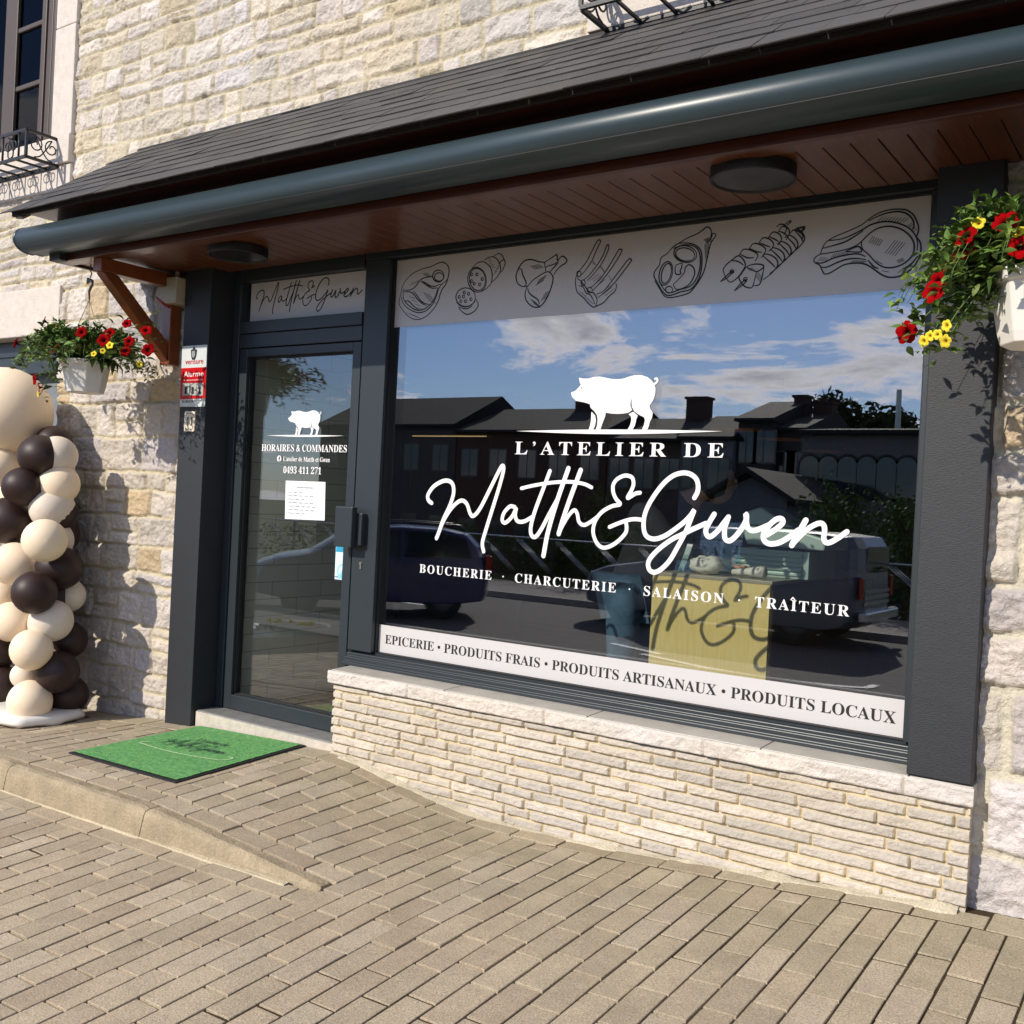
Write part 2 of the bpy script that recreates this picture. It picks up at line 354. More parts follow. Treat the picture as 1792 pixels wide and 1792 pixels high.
# dressed stone of the upper openings
b = MB()
b.box(-6.405, -6.175, .045, .3, 3.57, 4.28); b.box(-6.405, -6.175, .047, .3, 4.284, 5.2)
b.box(-8.1, -6.17, .03, .3, 3.385, 3.566); b.box(-8.1, -6.172, .05, .3, 3.225, 3.383)
b.build('window_surround', M_TRIMST, BLD, bevel=.006)
b = MB(); b.box(-2.32, -.9, .035, .3, 3.36, 3.55); b.box(-2.318, -.902, .05, .3, 3.22, 3.357); b.box(-2.32, -2.12, .05, .3, 3.553, 5.2)
b.build('window_surround', M_TRIMST, BLD, bevel=.006)
b = MB(); b.box(-8.3, -6.215, .045, .3, 2.285, 2.6); b.build('window_lintel', M_TRIMST, BLD, bevel=.008)
# upper window
def bars(b, x0, x1, y0, y1, z0, z1, w, xs=(), zs=(), t=.035):
    b.box(x0, x0+w, y0, y1, z0, z1); b.box(x1-w, x1, y0, y1, z0, z1)
    b.box(x0+w, x1-w, y0, y1, z0, z0+w); b.box(x0+w, x1-w, y0, y1, z1-w, z1)
    for x in xs: b.box(x-t/2, x+t/2, y0+.003, y1-.003, z0+w, z1-w)
    for z in zs: b.box(x0+w, x1-w, y0+.006, y1-.006, z-t/2, z+t/2)
b = MB(); bars(b, -7.16, -6.74, .17, .22, 3.57, 5.19, .055, zs=(4.07, 4.48, 4.88)); bars(b, -6.735, -6.30, .18, .23, 3.57, 5.19, .06, xs=(-6.66,), zs=(4.07, 4.48, 4.88)); b.box(-7.9, -7.165, .24, .28, 3.57, 3.63)
b.box(-7.30, -7.165, .19, .25, 3.57, 5.19)
UW = b.build('upper_window', M_WINBR, BLD, bevel=.006)
b = MB(); b.box(-7.12, -6.78, .192, .198, 3.6, 5.17); b.box(-6.7, -6.35, .2, .206, 3.6, 5.17); b.box(-7.88, -7.3, .26, .266, 3.6, 5.17); b.build('pane', M_DARKGL, UW)
b = MB()
for i in range(36):
    x = -7.85+i*.014; b.box(x, x+.011, .285+.012*math.sin(i*1.3), .31, 3.6, 5.17)
b.build('curtain', mat('slate_curtain', rgb(54, 62, 74), .9), UW)
b = MB(); b.box(-7.9, -6.18, .33, .36, 3.4, 5.2); b.build('curtain', mat('net_curtain', rgb(60, 58, 56), .9), UW)
# ground-floor window at the far left
b = MB(); bars(b, -8.3, -6.23, .16, .24, .9, 2.285, .11, xs=(-7.4,), t=.1); LWN = b.build('lower_window', M_ALU, BLD, bevel=.005)
b = MB(); b.box(-8.2, -6.33, .17, .235, 2.06, 2.175); b.build('shutter_box', M_ALU, LWN)
b = MB(); b.box(-8.2, -6.33, .26, .29, 1.0, 2.18); b.build('blind', mat('grey_blind', rgb(120, 124, 128), .8), LWN)
# rendered pillars
b = MB(); b.box(-4.885, -4.66, 0, .30, -.05, 2.60); b.build('pillar', M_ANTH, BLD, bevel=.004)
b = MB(); b.box(-.850, -.640, 0, .30, .470, 2.60); b.build('pillar', M_ANTH, BLD, bevel=.004)
# split-stone plinth wall, built course by course
cz = [-.30]+[.394-.030-i*.0433 for i in range(15)][::-1]+[.396]
PB = [rgb(208,198,185), rgb(202,193,181), rgb(195,187,177), rgb(212,203,191), rgb(204,194,179), rgb(190,182,171)]
masonry('plinth_wall', -3.58, -.64, -.26, .3955, .0034, .016, cz, 0, .11, .40, .0064, .020, .009, .0026, PB, rgb(212, 195, 160), 41, mat_=M_BRICK, parent=BLD, tail=.3, edge=.001, ncolor=.06, dark=.25, olo=.75, terr=.6)
b = MB(); b.box(-3.576, -.645, .017, .30, -.3, .394); b.build('plinth_core', mat('plinth_mortar', rgb(206, 190, 160), .95, bump=.5, bscale=60), BLD)
# sill stones
sx = [-3.605, -2.884, -2.126, -1.374, -.842, -.632]
SILL = []
masonry('window_sill', -3.605, -.632, .398, .466, .0055, .004, [.30, .397, .467, .60], 0, .70, .80, .002, .022, .011, .002, [rgb(222,212,200), rgb(216,206,194)], rgb(200, 190, 176), 57, mat_=M_BRICK, parent=BLD, tail=0, edge=.004, ncolor=.04, olo=.85)
b = MB()
for i in range(5):
    y1 = .16 if i < 4 else .0
    b.hexa([(sx[i]+.002,.004,.400),(sx[i+1]-.002,.004,.400),(sx[i+1]-.002,.30,.400),(sx[i]+.002,.30,.400),
            (sx[i]+.002,.004,.4655),(sx[i+1]-.002,.004,.4655),(sx[i+1]-.002,.30,.478),(sx[i]+.002,.30,.478)])
b.build('window_sill', M_SILLTOP, BLD, bevel=.003)
# doorstep
b = MB(); b.box(-4.658, -3.585, .035, .42, -.06, .095); b.build('doorstep', M_STEP, BLD, bevel=.006)
b = MB(); b.box(-4.652, -3.59, .029, .0348, -.05, .088); b.build('doorstep_face', mat('weathered_sunlit_step', rgb(196, 186, 172), .8, 0, .2, 14, .4, 90), BLD)  # weathered front slab, its colour also lightened for the sun on it
# ------------------------------------------------------------------ shop window
GO, GI = .215, .243
b = MB()
b.prism_x([(.135,.470),(.135,.487),(.15,.490),(.15,.512),(.165,.514),(.165,.532),(.185,.534),(.195,.543),(.27,.543),(.27,.470)], -3.66, -.84)
b.box(-3.66, -.84, .165, .27, 2.541, 2.62)
b.box(-.905, -.845, .165, .27, .545, 2.539)
b.prism_y([(-3.655,.545),(-3.492,.545),(-3.492,2.539),(-3.655,2.539)], .165, .27)
SW = b.build('shop_window', M_ALU, BLD, bevel=.003)
b = MB()
for x0, x1 in ((-3.4915, -3.486), (-.912, -.9055)): b.box(x0, x1, .190, .25, .545, 2.539)
b.box(-3.486, -.912, .190, .25, .5433, .548); b.box(-3.486, -.912, .190, .25, 2.534, 2.5405)
b.box(-3.668, -3.6585, .185, .25, .48, 2.50)
b.build('gasket', M_GASK, SW)
def sheet(name, m, parent, y, x0=-3.487, x1=-.911, z0=.547, z1=2.535):
    me = bpy.data.meshes.new(name); me.from_pydata([(x0,y,z0),(x1,y,z0),(x1,y,z1),(x0,y,z1)], [], [(0,1,2,3)]); me.materials.append(m)
    o = bpy.data.objects.new(name, me); COL.objects.link(o); return place(o, parent)
sheet('pane', M_OUTER, SW, GO); sheet('pane', M_INNER, SW, GI)
YB = GO-.0012
def film(name, m, px, y, parent, th=.0006):
    P = [at(*p, y) for p in px]
    b = MB(); b.v = [tuple(p) for p in P]+[(p.x, p.y+th, p.z) for p in P]
    n = len(P); b.f = [tuple(range(n))[::-1], tuple(range(n, 2*n))]+[(i, (i+1) % n, n+(i+1) % n, n+i) for i in range(n)]; b.m = [0]*len(b.f)
    return b.build(name, m, parent)
x0, x1 = -3.486, -.912
b = MB(); b.box(x0, x1, YB, YB+.0006, 2.197, 2.534); b.build('banner_band', M_BAND, SW)
b = MB(); b.box(x0, x1, YB, YB+.0006, .549, .688); b.build('lettering_band', M_BAND, SW)
# ------------------------------------------------------------------ door
b = MB()
b.box(-4.658, -4.605, .165, .27, .10, 2.60); b.box(-4.605, -3.668, .165, .27, 2.508, 2.60)
b.box(-4.605, -3.668, .165, .27, 2.215, 2.281); b.box(-4.605, -3.668, .172, .27, 2.135, 2.212)
DF = b.build('door_frame', M_ALU, BLD, bevel=.003)
b = MB(); b.box(-4.603, -3.67, .21, .216, 2.283, 2.506); b.build('pane', M_DOORG, DF)
b = MB(); b.box(-4.57, -3.675, .2085, .2091, 2.285, 2.504); b.build('sign_film', M_BAND, DF)
b = MB()
b.box(-4.601, -4.540, .175, .245, .10, 2.130); b.box(-3.729, -3.6705, .175, .245, .10, 2.130)
b.box(-4.540, -3.729, .175, .245, 2.083, 2.130); b.box(-4.540, -3.729, .175, .245, .10, .180)
DR = b.build('door', M_ALU, BLD, bevel=.003)
b = MB(); b.box(-4.541, -4.532, .195, .235, .18, 2.083); b.box(-3.737, -3.728, .195, .235, .18, 2.083); b.box(-4.53, -3.74, .195, .235, .179, .187); b.box(-4.53, -3.74, .195, .235, 2.076, 2.0845)
b.box(-4.601, -3.671, .20, .24, 2.1305, 2.1345)
b.build('gasket', M_GASK, DR)
b = MB(); b.box(-4.534, -3.734, .212, .218, .185, 2.078); b.build('pane', M_DOORG, DR)
hx0, hx1 = at(592, 900, .11).x, at(622, 900, .11).x
hz0, hz1 = at(600, 957, .11).z, at(600, 886, .11).z
b = MB(); b.box(hx0, hx1, .085, .125, hz0, hz1); b.box(hx1-.012, hx1+.030, .125, .178, hz0+.012, hz1-.03)
b.build('handle', M_ALU, DR, bevel=.006)
p = at(633, 988, .17)
b = MB(); b.tube([(p.x, .178, p.z+.006), (p.x, .158, p.z+.006)], .0085, 14); b.box(p.x-.005, p.x+.005, .160, .178, p.z-.022, p.z+.002)
b.build('lock', mat('brushed_nickel', rgb(190, 184, 170), .3, .9), DR)
# ------------------------------------------------------------------ shop interior
def brick_mat(name, c1, c2, mort, bw, bh, ms, rough=.7, axis='yz'):
    m, t, b = nodes(name); n = t.nodes; l = t.links
    tc = n.new('ShaderNodeTexCoord'); sp = n.new('ShaderNodeSeparateXYZ'); cb = n.new('ShaderNodeCombineXYZ'); br = n.new('ShaderNodeTexBrick')
    l.new(tc.outputs['Object'], sp.inputs[0]); a, c = {'yz': (1, 2), 'xy': (0, 1), 'xz': (0, 2)}[axis]
    l.new(sp.outputs[a], cb.inputs[0]); l.new(sp.outputs[c], cb.inputs[1]); l.new(cb.outputs[0], br.inputs['Vector'])
    br.inputs['Color1'].default_value = c1+(1,); br.inputs['Color2'].default_value = c2+(1,); br.inputs['Mortar'].default_value = mort+(1,)
    br.inputs['Scale'].default_value = 1; br.inputs['Brick Width'].default_value = bw; br.inputs['Row Height'].default_value = bh; br.inputs['Mortar Size'].default_value = ms
    l.new(br.outputs[0], b.inputs['Base Color']); b.inputs['Roughness'].default_value = rough
    return m
M_BLOCK = brick_mat('grey_wall_tile', rgb(226, 228, 216), rgb(220, 222, 210), rgb(164, 165, 156), .40, .10, .0025)
b = MB(); b.box(-4.66, -4.60, .29, 1.10, .04, 2.64); b.build('interior_wall', M_BLOCK, BLD)
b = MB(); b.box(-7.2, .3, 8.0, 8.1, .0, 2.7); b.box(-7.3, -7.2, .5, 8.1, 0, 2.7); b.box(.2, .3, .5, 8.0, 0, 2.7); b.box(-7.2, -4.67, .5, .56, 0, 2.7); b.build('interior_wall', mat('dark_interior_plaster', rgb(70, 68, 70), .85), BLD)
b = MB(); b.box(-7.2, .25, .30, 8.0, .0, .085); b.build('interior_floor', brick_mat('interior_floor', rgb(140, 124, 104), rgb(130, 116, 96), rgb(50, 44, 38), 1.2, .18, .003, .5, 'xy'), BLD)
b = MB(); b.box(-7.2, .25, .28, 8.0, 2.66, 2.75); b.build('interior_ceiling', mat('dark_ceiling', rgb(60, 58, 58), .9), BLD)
# ------------------------------------------------------------------ canopy
CAN = empty('canopy', (-2.2, 0, 2.56), 'slate covered lean-to canopy with brown timber soffit over the shop front', 'canopy')
EY, EZ, WY, WZ = -.725, 2.772, .055, 3.345
XL, XR = -5.47, 2.0
sl_ = math.hypot(WY-EY, WZ-EZ); dy, dz = (WY-EY)/sl_, (WZ-EZ)/sl_
co = []; fc = []; ti = []
rs = np.random.RandomState(3)
rows = 8; ex = sl_/rows
def slate(xa, xb, s0, s1, lift0, lift1, tint, skew=0):
    b = len(co); th = .0042
    for (x, s, l) in ((xa, s0, lift0), (xb, s0, lift0+.0012*rs.randn()), (xb+skew, s1, lift1), (xa+skew, s1, lift1)):
        s = s+(-abs(.0055*rs.randn()) if s == s0 else 0)
        for k in (0, -th): co.append((x, EY+dy*s-dz*(l+k), EZ+dz*s+dy*(l+k)))
    fc.extend([(b, b+2, b+4, b+6), (b+1, b+7, b+5, b+3), (b, b+1, b+3, b+2), (b+2, b+3, b+5, b+4), (b+4, b+5, b+7, b+6), (b+6, b+7, b+1, b)])
    ti.extend([tint]*8)
for r in range(rows+1):
    x = XL+rs.uniform(-.02, .02)+(.0 if r else -.03)
    while x < XR:
        w = rs.uniform(.16, .30)
        g = rs.uniform(.78, 1.2); c = np.array(rgb(68, 66, 65))*g
        if rs.rand() < .12: c = c*np.array([1.1, 1.04, .92])
        slate(x, min(x+w, XR)-.0025, r*ex-(.035 if r == 0 else 0), min(r*ex+ex*1.7, sl_+.01), .0095+rs.uniform(-.0012, .0018), .003, c)
        x += w
me = bpy.data.meshes.new('slate_covering'); me.from_pydata(co, [], fc)
ca = me.color_attributes.new('tint', 'FLOAT_COLOR', 'POINT'); ca.data.foreach_set('color', np.concatenate([np.array(ti), np.ones((len(ti), 1))], 1).astype(np.float32).ravel())
me.materials.append(M_SLATE); o = bpy.data.objects.new('slate_covering', me); COL.objects.link(o); place(o, CAN)
b = MB()
def rp(x, s, n): return (x, EY+dy*s-dz*n, EZ+dz*s+dy*n)
b.hexa([rp(XL+.015,.01,-.022), rp(XR,.01,-.022), rp(XR,sl_,-.022), rp(XL+.015,sl_,-.022), rp(XL+.015,.01,-.003), rp(XR,.01,-.003), rp(XR,sl_,-.003), rp(XL+.015,sl_,-.003)])
b.build('roof_deck', mat('tarred_batten', rgb(34, 31, 29), .8), CAN)
b = MB(); b.box(XL+.02, XR, EY+.012, EY+.03, EZ-.022, EZ-.006); b.build('eaves_board', mat('dark_eaves', rgb(38, 34, 31), .7), CAN)
# lead flashing against the wall
b = MB(); b.box(XL+.02, XR, .045, .07, WZ-.012, WZ+.010); b.build('flashing', mat('lead', rgb(40, 39, 38), .7, .1), CAN)
# fascia and soffit
SZ = 2.56; FY = -.50
b = MB(); b.box(-5.37, XR, FY-.0, FY+.028, 2.585, 2.775); b.build('fascia', M_FASC, CAN, bevel=.003)
b = MB(); b.box(-5.37, XR, FY-.004, FY+.024, 2.540, 2.582); b.build('fascia', M_FASC, CAN, bevel=.003)
b = MB(); b.box(-5.37, XR, FY+.0245, FY+.105, 2.546, 2.575); b.build('soffit_trim', M_SOFF, CAN, bevel=.003)
b = MB(); x = -5.365
while x < XR:
    b.box(x, x+.0865, FY+.1055, .12, SZ, SZ+.018); x += .09
b.build('soffit', M_SOFF, CAN, bevel=.0022, seg=1)
b = MB(); b.box(-5.36, XR, FY+.11, .12, SZ+.02, SZ+.03); b.build('soffit_backing', mat('soffit_gap', rgb(40, 20, 10), .8), CAN)
# left verge: board between fascia end and wall, pale underside of the overhang
b = MB(); b.box(-5.40, -5.372, FY-.0, .05, 2.548, 2.62); b.build('side_board', M_FASC, CAN, bevel=.003)
b = MB(); b.hexa([(XL+.03,EY+.03,2.742),(-5.372,EY+.03,2.73),(-5.372,.05,3.27),(XL+.03,.05,3.29),(XL+.03,EY+.03,2.756),(-5.372,EY+.03,2.744),(-5.372,.05,3.284),(XL+.03,.05,3.304)]); b.build('verge_soffit', M_WHITEBOARD, CAN)
b = MB(); b.hexa([(-5.371,FY+.03,2.63),(-5.345,FY+.03,2.63),(-5.345,.05,2.63),(-5.371,.05,2.63),(-5.371,FY+.03,2.88),(-5.345,FY+.03,2.88),(-5.345,.05,3.27),(-5.371,.05,3.27)]); b.build('side_board', M_WHITEBOARD, CAN)
b = MB(); b.box(-5.371, XR, EY+.03, FY, 2.765, 2.778); b.build('eaves_soffit', M_FASC, CAN)
# timber brackets
def bracket(x):
    w = .042
    b = MB()
    b.box(x-w, x+w, -.02, .05, 2.03, 2.50)                                         # wall post
    b.box(x-w+.004, x+w-.004, FY+.03, .05, 2.47, 2.545)                            # arm
    b.add([], [])
    P = [(-.455,2.468),(-.36,2.468),(-.021,2.155),(-.021,2.048)]
    n = 4
    b.add([(x-w+.008, p[0], p[1]) for p in P]+[(x+w-.008, p[0], p[1]) for p in P], [(0,1,2,3),(7,6,5,4),(0,4,5,1),(1,5,6,2),(2,6,7,3),(3,7,4,0)])
    return b.build('bracket', M_BRACK, CAN, bevel=.005)
bracket(-5.02); bracket(-.28)
# retractable awning cassette in front of the fascia
prof = []
cy_, cz_ = -.625, 2.634
for i in range(26):
    a = math.pi*.5+math.pi*i/25; prof.append((cy_+.090*math.cos(a), cz_+.070*math.sin(a)))
prof = prof + [(-.60, cz_-.070), (-.585, cz_-.064), (-.54, cz_-.064), (-.54, cz_+.070)]
b = MB(); b.prism_x(prof, -5.41, 1.9)
AW = b.build('awning_cassette', M_AWN, origin=(-2.2, -.6, 2.64), smooth=False); tag(AW, 'long grey rounded awning cassette along the front edge of the canopy', 'awning')
for pgn in AW.data.polygons:
    pgn.use_smooth = abs(pgn.normal.x) < .5 and len(pgn.vertices) == 4 and pgn.normal.y < -.02
b = MB(); b.box(-5.41, 1.9, -.6935, -.68, cz_-.0475, cz_-.0455); b.build('seam', M_GASK, AW)
pr2 = [(cy_+(p[0]-cy_)*1.03, cz_+(p[1]-cz_)*1.03) for p in prof]
b = MB(); b.prism_x(pr2, -5.43, -5.411); b.build('end_cap', M_AWN, AW, bevel=.006)
b = MB(); b.box(-5.34, -5.24, -.555, -.503, 2.535, 2.59); b.build('mounting_bracket', mat('dark_bracket', rgb(40, 44, 44), .5), AW, bevel=.004)
# round soffit lamps
def lamp(x, y, label):
    r = .150
    e = empty('ceiling_lamp', (x, y, SZ-.046), label, 'lamp', 'black drum lamps under the canopy')
    b = MB(); b.lathe([(0,.045),(r,.045),(r,0),(r-.008,-.002),(r-.012,.004)], (x, y, SZ-.046), 40); b.build('housing', mat('black_lamp', rgb(17, 16, 16), .5), e, smooth=False, bevel=.002)
    b = MB(); b.lathe([(r-.0122,.004),(r*.6,.001),(0,0)], (x, y, SZ-.046), 40); b.build('diffuser', mat('smoked_diffuser', rgb(44, 42, 40), .25, 0, .05), e, smooth=True)
lamp(-1.41, -.27, 'black drum lamp on the soffit above the meat drawings')
lamp(-4.15, -.25, 'black drum lamp on the soffit above the glass door')
# ------------------------------------------------------------------ lettering tools
def spline(pts, sub=8):
    if len(pts) < 3: return [tuple(p) for p in pts]
    P = [np.array(p, float) for p in pts]; P = [2*P[0]-P[1]]+P+[2*P[-1]-P[-2]]; o = []
    for i in range(1, len(P)-2):
        for k in range(sub):
            t = k/sub; a, b_, c, d = P[i-1:i+3]
            o.append(tuple(.5*((2*b_)+(-a+c)*t+(2*a-5*b_+4*c-d)*t*t+(-a+3*b_-3*c+d)*t**3)))
    o.append(tuple(P[-2])); return o
class Film:
    """flat vinyl shapes on a plane y; polygons given in (x,z)"""
    def __init__(s, y, eps=.00004): s.y = y; s.e = eps; s.k = 0; s.mb = MB()
    def lay(s): s.k += 1; return s.y-s.e*(s.k % 24)
    def ribbon(s, pts, w, round_=True, slope=.0003):
        """pts in (x,z) metres, w width (number or list)"""
        n = len(pts); ws = w if isinstance(w, (list, tuple)) else [w]*n; y = s.lay(); P = [Vector((p[0], p[1])) for p in pts]; vs = []; fs = []
        for i in range(n):
            t = P[min(i+1, n-1)]-P[max(i-1, 0)]
            t = t.normalized() if t.length > 1e-9 else Vector((1, 0)); q = Vector((-t.y, t.x))*ws[i]/2; yy = y-slope*i/n
            vs += [(P[i].x+q.x, yy, P[i].y+q.y), (P[i].x-q.x, yy, P[i].y-q.y)]
        fs = [(2*i, 2*i+1, 2*i+3, 2*i+2) for i in range(n-1)]
        s.mb.add(vs, fs)
        if round_:
            for i, j in ((0, 0), (n-1, n-1)):
                yy = y-slope*i/n-.00002; c = P[i]; k = 10
                s.mb.add([(c.x+ws[i]/2*math.cos(2*math.pi*a/k), yy, c.y+ws[i]/2*math.sin(2*math.pi*a/k)) for a in range(k)], [tuple(range(k))])
    def poly(s, pts):
        y = s.lay(); V = [Vector((p[0], p[1], 0)) for p in pts]
        s.mb.add([(p[0], y, p[1]) for p in pts], [tuple(t) for t in tessellate_polygon([V])])
    def build(s, name, m, parent): return s.mb.build(name, m, parent)
def bold(t):
    o = ''
    for ch in t:
        if 'A' <= ch <= 'Z': o += chr(0x1D400+ord(ch)-65)
        elif 'a' <= ch <= 'z': o += chr(0x1D41A+ord(ch)-97)
        elif '0' <= ch <= '9': o += chr(0x1D7CE+ord(ch)-48)
        else: o += ch
    return o
def text_tris(body, spacing=1.0):
    cu = bpy.data.curves.new('t', 'FONT'); cu.body = body; cu.size = 1; cu.space_character = spacing; cu.resolution_u = 6
    ob = bpy.data.objects.new('t', cu); COL.objects.link(ob)
    dg = bpy.context.evaluated_depsgraph_get(); dg.update(); me = bpy.data.meshes.new_from_object(ob.evaluated_get(dg))
    V = np.array([v.co[:2] for v in me.vertices]); F = [tuple(p.vertices) for p in me.polygons]
    bpy.data.objects.remove(ob); bpy.data.curves.remove(cu); bpy.data.meshes.remove(me)
    return V, F
def text(body, x0, x1, z0, z1, y, m, name, parent, spacing=1.0, serif=True, capref=None, film=None, xform=None):
    """fit text into the box; z0 baseline, z1 cap height"""
    V, F = text_tris(bold(body) if serif else body, spacing)
    R_, _ = text_tris((bold('H') if serif else 'H'))
    cap = R_[:, 1].max()-R_[:, 1].min(); base = R_[:, 1].min()
    X = x0+(V[:, 0]-V[:, 0].min())/(V[:, 0].max()-V[:, 0].min())*(x1-x0); Z = z0+(V[:, 1]-base)/cap*(z1-z0)
    b = film or MB()
    if xform: co = [xform(a, c) for a, c in zip(X, Z)]
    else: co = [(a, y, c) for a, c in zip(X, Z)]
    b.add(co, F)
    if film is None: return b.build(name, m, parent)
def pbox(tl, bl, rtop, rbot, y):
    a, b_, c, d = at(*tl, y), at(*bl, y), at(*rtop, y), at(*rbot, y)
    return (a.x+b_.x)/2, (c.x+d.x)/2, (b_.z+d.z)/2, (a.z+c.z)/2
YL = GO-.0030      # vinyl on the outer face of the window
def conv(ox, oy, sc, pts, y): return [(lambda q: (q.x, q.z))(at(ox+p[0]/sc, oy+p[1]/sc, y)) for p in pts]
# script name, traced stroke by stroke (crop offset, scale, points)
A1 = (640, 660, 3.895); A2 = (980, 800, 5.973); A3 = (1200, 880, 5.973)
SCRIPT = [
 (A1, 1.0, [(452,858),(430,838),(428,800),(470,742),(540,706),(590,722),(602,785),(578,870),(532,970),(500,1060),(485,1098)]),
 (A1, .95, [(497,1070),(535,975),(592,888),(650,842),(690,862),(715,930),(738,945),(782,895),(850,762),(908,645),(934,604),(942,632),(915,740),(872,880),(822,1040),(798,1130),(806,1188)]),
 (A1, .9, [(1018,885),(985,882),(945,925),(933,975),(955,992),(1000,950),(1028,893),(1022,940),(1036,980),(1080,984),(1135,955)]),
 (A1, .95, [(1258,640),(1215,755),(1155,915),(1128,1020),(1132,1075),(1160,1088),(1200,1035),(1250,940),(1305,840)]),
 (A1, 1.1, [(1384,622),(1305,850),(1245,1055),(1214,1218)]),
 (A1, 1.1, [(1468,634),(1400,815),(1350,960),(1318,1068)]),
 (A1, .85, [(1322,1062),(1345,1010),(1388,940),(1424,907),(1444,930),(1456,985),(1488,1008),(1530,990),(1580,955)]),
 (A1, .8, [(1064,758),(1150,738),(1280,718),(1400,714),(1490,728),(1542,752)]),
 (A2, .85, [(840,372),(790,382),(710,428),(752,345),(772,280),(760,218),(715,195),(665,197),(600,232),(560,292),(562,372),(592,440),(632,492),(550,512),(460,560),(395,628),(358,710),(352,800),(388,895),(450,945),(530,930),(620,870),(690,790),(700,730),(695,692)]),
 (A2, .85, [(522,730),(600,697),(700,662),(780,648),(865,655)]),
 (A2, 1.0, [(1408,425),(1440,365),(1447,300),(1428,230),(1370,180),(1290,165),(1190,193),(1090,272),(990,400),(915,530),(880,650),(883,770),(920,835),(1000,855),(1100,822),(1200,757),(1300,680),(1372,605),(1404,558),(1370,650),(1312,790),(1232,940),(1150,1080),(1060,1172),(990,1203),(940,1178),(925,1110),(960,1040),(1050,950),(1170,862),(1280,808),(1400,750),(1530,692)]),
 (A3, 1.05, [(302,118),(250,205),(214,285),(228,340),(265,352),(335,295),(400,212),(450,150)]),
 (A3, 1.05, [(450,148),(415,250),(408,330),(422,382),(470,394),(540,332),(605,240),(640,160),(632,118),(640,205),(655,262),(700,290),(770,275),(870,232)]),
 (A3, 1.05, [(850,335),(955,268),(1018,205),(1000,165),(940,178),(862,250),(816,330),(826,395),(885,428),(980,415),(1080,360),(1180,285)]),
 (A3, 1.1, [(1258,182),(1200,285),(1150,370),(1112,444)]),
 (A3, 1.0, [(1130,420),(1200,345),(1300,258),(1400,213),(1446,235),(1455,295),(1446,370),(1468,413),(1515,412),(1600,365),(1688,302)]),
]
W0 = .0205
STROKES = []
for (a, w, pts) in SCRIPT: STROKES.append((w, [(q[0], q[1]) for q in spline(conv(*a, pts, GO), 8)]))
f = Film(YL)
for w, pts in STROKES: f.ribbon(pts, W0*w)
f.build('script_lettering', M_WHITEV, SW)
allp = np.array([p for _, s_ in STROKES for p in s_]); sx0, sz0 = allp.min(0); sx1, sz1 = allp.max(0)
def script_at(film, x0, x1, z0, z1, w, shear=0):
    for ww, pts in STROKES:
        film.ribbon([(x0+(p[0]-sx0)/(sx1-sx0)*(x1-x0), z0+(p[1]-sz0)/(sz1-sz0)*(z1-z0)) for p in pts[::2]+[pts[-1]]], w*ww, slope=.0001)
# pig emblem
PIGA = (990, 640, 9.956)
PIG = [(100,465),(170,442),(225,385),(270,335),(250,290),(236,208),(300,225),(400,225),(500,196),(600,190),(700,210),(790,230),(900,238),(1000,228),(1100,195),(1200,166),(1320,165),(1430,200),(1500,255),(1545,310),(1572,400),(1565,500),(1530,600),(1465,700),(1480,755),(1522,820),(1510,900),(1470,980),(1450,1060),(1428,1112),(1335,1112),(1370,1030),(1386,950),(1372,900),(1280,855),(1195,790),(1162,720),(1152,650),(1162,560),(1135,640),(1132,700),(1162,775),(1100,818),(1000,836),(900,840),(800,835),(706,818),(690,890),(640,1020),(610,1112),(528,1112),(552,1040),(562,940),(550,860),(500,790),(440,735),(425,670),(330,640),(180,612),(165,592),(140,570),(108,525)]
LEG1 = [(455,800),(518,868),(533,950),(518,1040),(486,1112),(405,1112),(430,1040),(448,940),(450,860)]
LEG2 = [(1182,802),(1262,872),(1235,930),(1222,1000),(1208,1050),(1170,1112),(1085,1112),(1130,1030),(1150,940),(1142,885),(1102,846)]
TAIL = [(1545,325),(1590,292),(1606,250),(1588,222),(1562,232)]
pigp = [conv(*PIGA, q, GO) for q in (PIG, LEG1, LEG2)]; tailp = spline(conv(*PIGA, TAIL, GO), 5)
f = Film(YL)
for q in pigp: f.poly(q)
f.ribbon(tailp, .009)
gl = conv(*PIGA, [(270-1140,1166),(980,1112),(2730,1166),(980,1172)], GO)
f.build('pig_emblem', M_WHITEV, SW)
eye = conv(*PIGA, [(268,390),(285,380),(302,392),(285,402)], GO); f2 = Film(YL-.0015); f2.poly(eye); f2.build('pig_eye', M_BLACKV, SW)
px0 = min(p[0] for p in pigp[0]); px1 = max(p[0] for p in pigp[0]); pz0 = min(p[1] for p in pigp[0]); pz1 = max(p[1] for p in pigp[0])
def pig_at(film, x0, x1, z0, z1):
    g = lambda p: (x0+(p[0]-px0)/(px1-px0)*(x1-x0), z0+(p[1]-pz0)/(pz1-pz0)*(z1-z0))
    for q in pigp: film.poly([g(p) for p in q])
    film.ribbon([g(p) for p in tailp], .0045)
def lens(film, x0, x1, zt, th):
    n = 24; film.poly([(x0+(x1-x0)*i/n, zt-th*.35+th*.35*math.sin(math.pi*i/n)) for i in range(n+1)]+[(x1-(x1-x0)*i/n, zt-th*.35-th*.65*math.sin(math.pi*i/n)) for i in range(1, n)])
a = at(903, 757, GO); c = at(1265, 756.5, GO)
f = Film(YL); lens(f, a.x, c.x, (pz0+.0), .020); f.build('ground_line', M_WHITEV, SW)
x0, x1, z0, z1 = pbox((902,773), (902,796), (1267,776), (1267,799.6), GO); text("L’ATELIER DE", x0, x1, z0, z1, YL, M_WHITEV, 'lettering', SW, 1.42)
x0, x1, z0, z1 = pbox((735,986), (735,1000.7), (1487,1061.6), (1486.6,1080.4), GO)
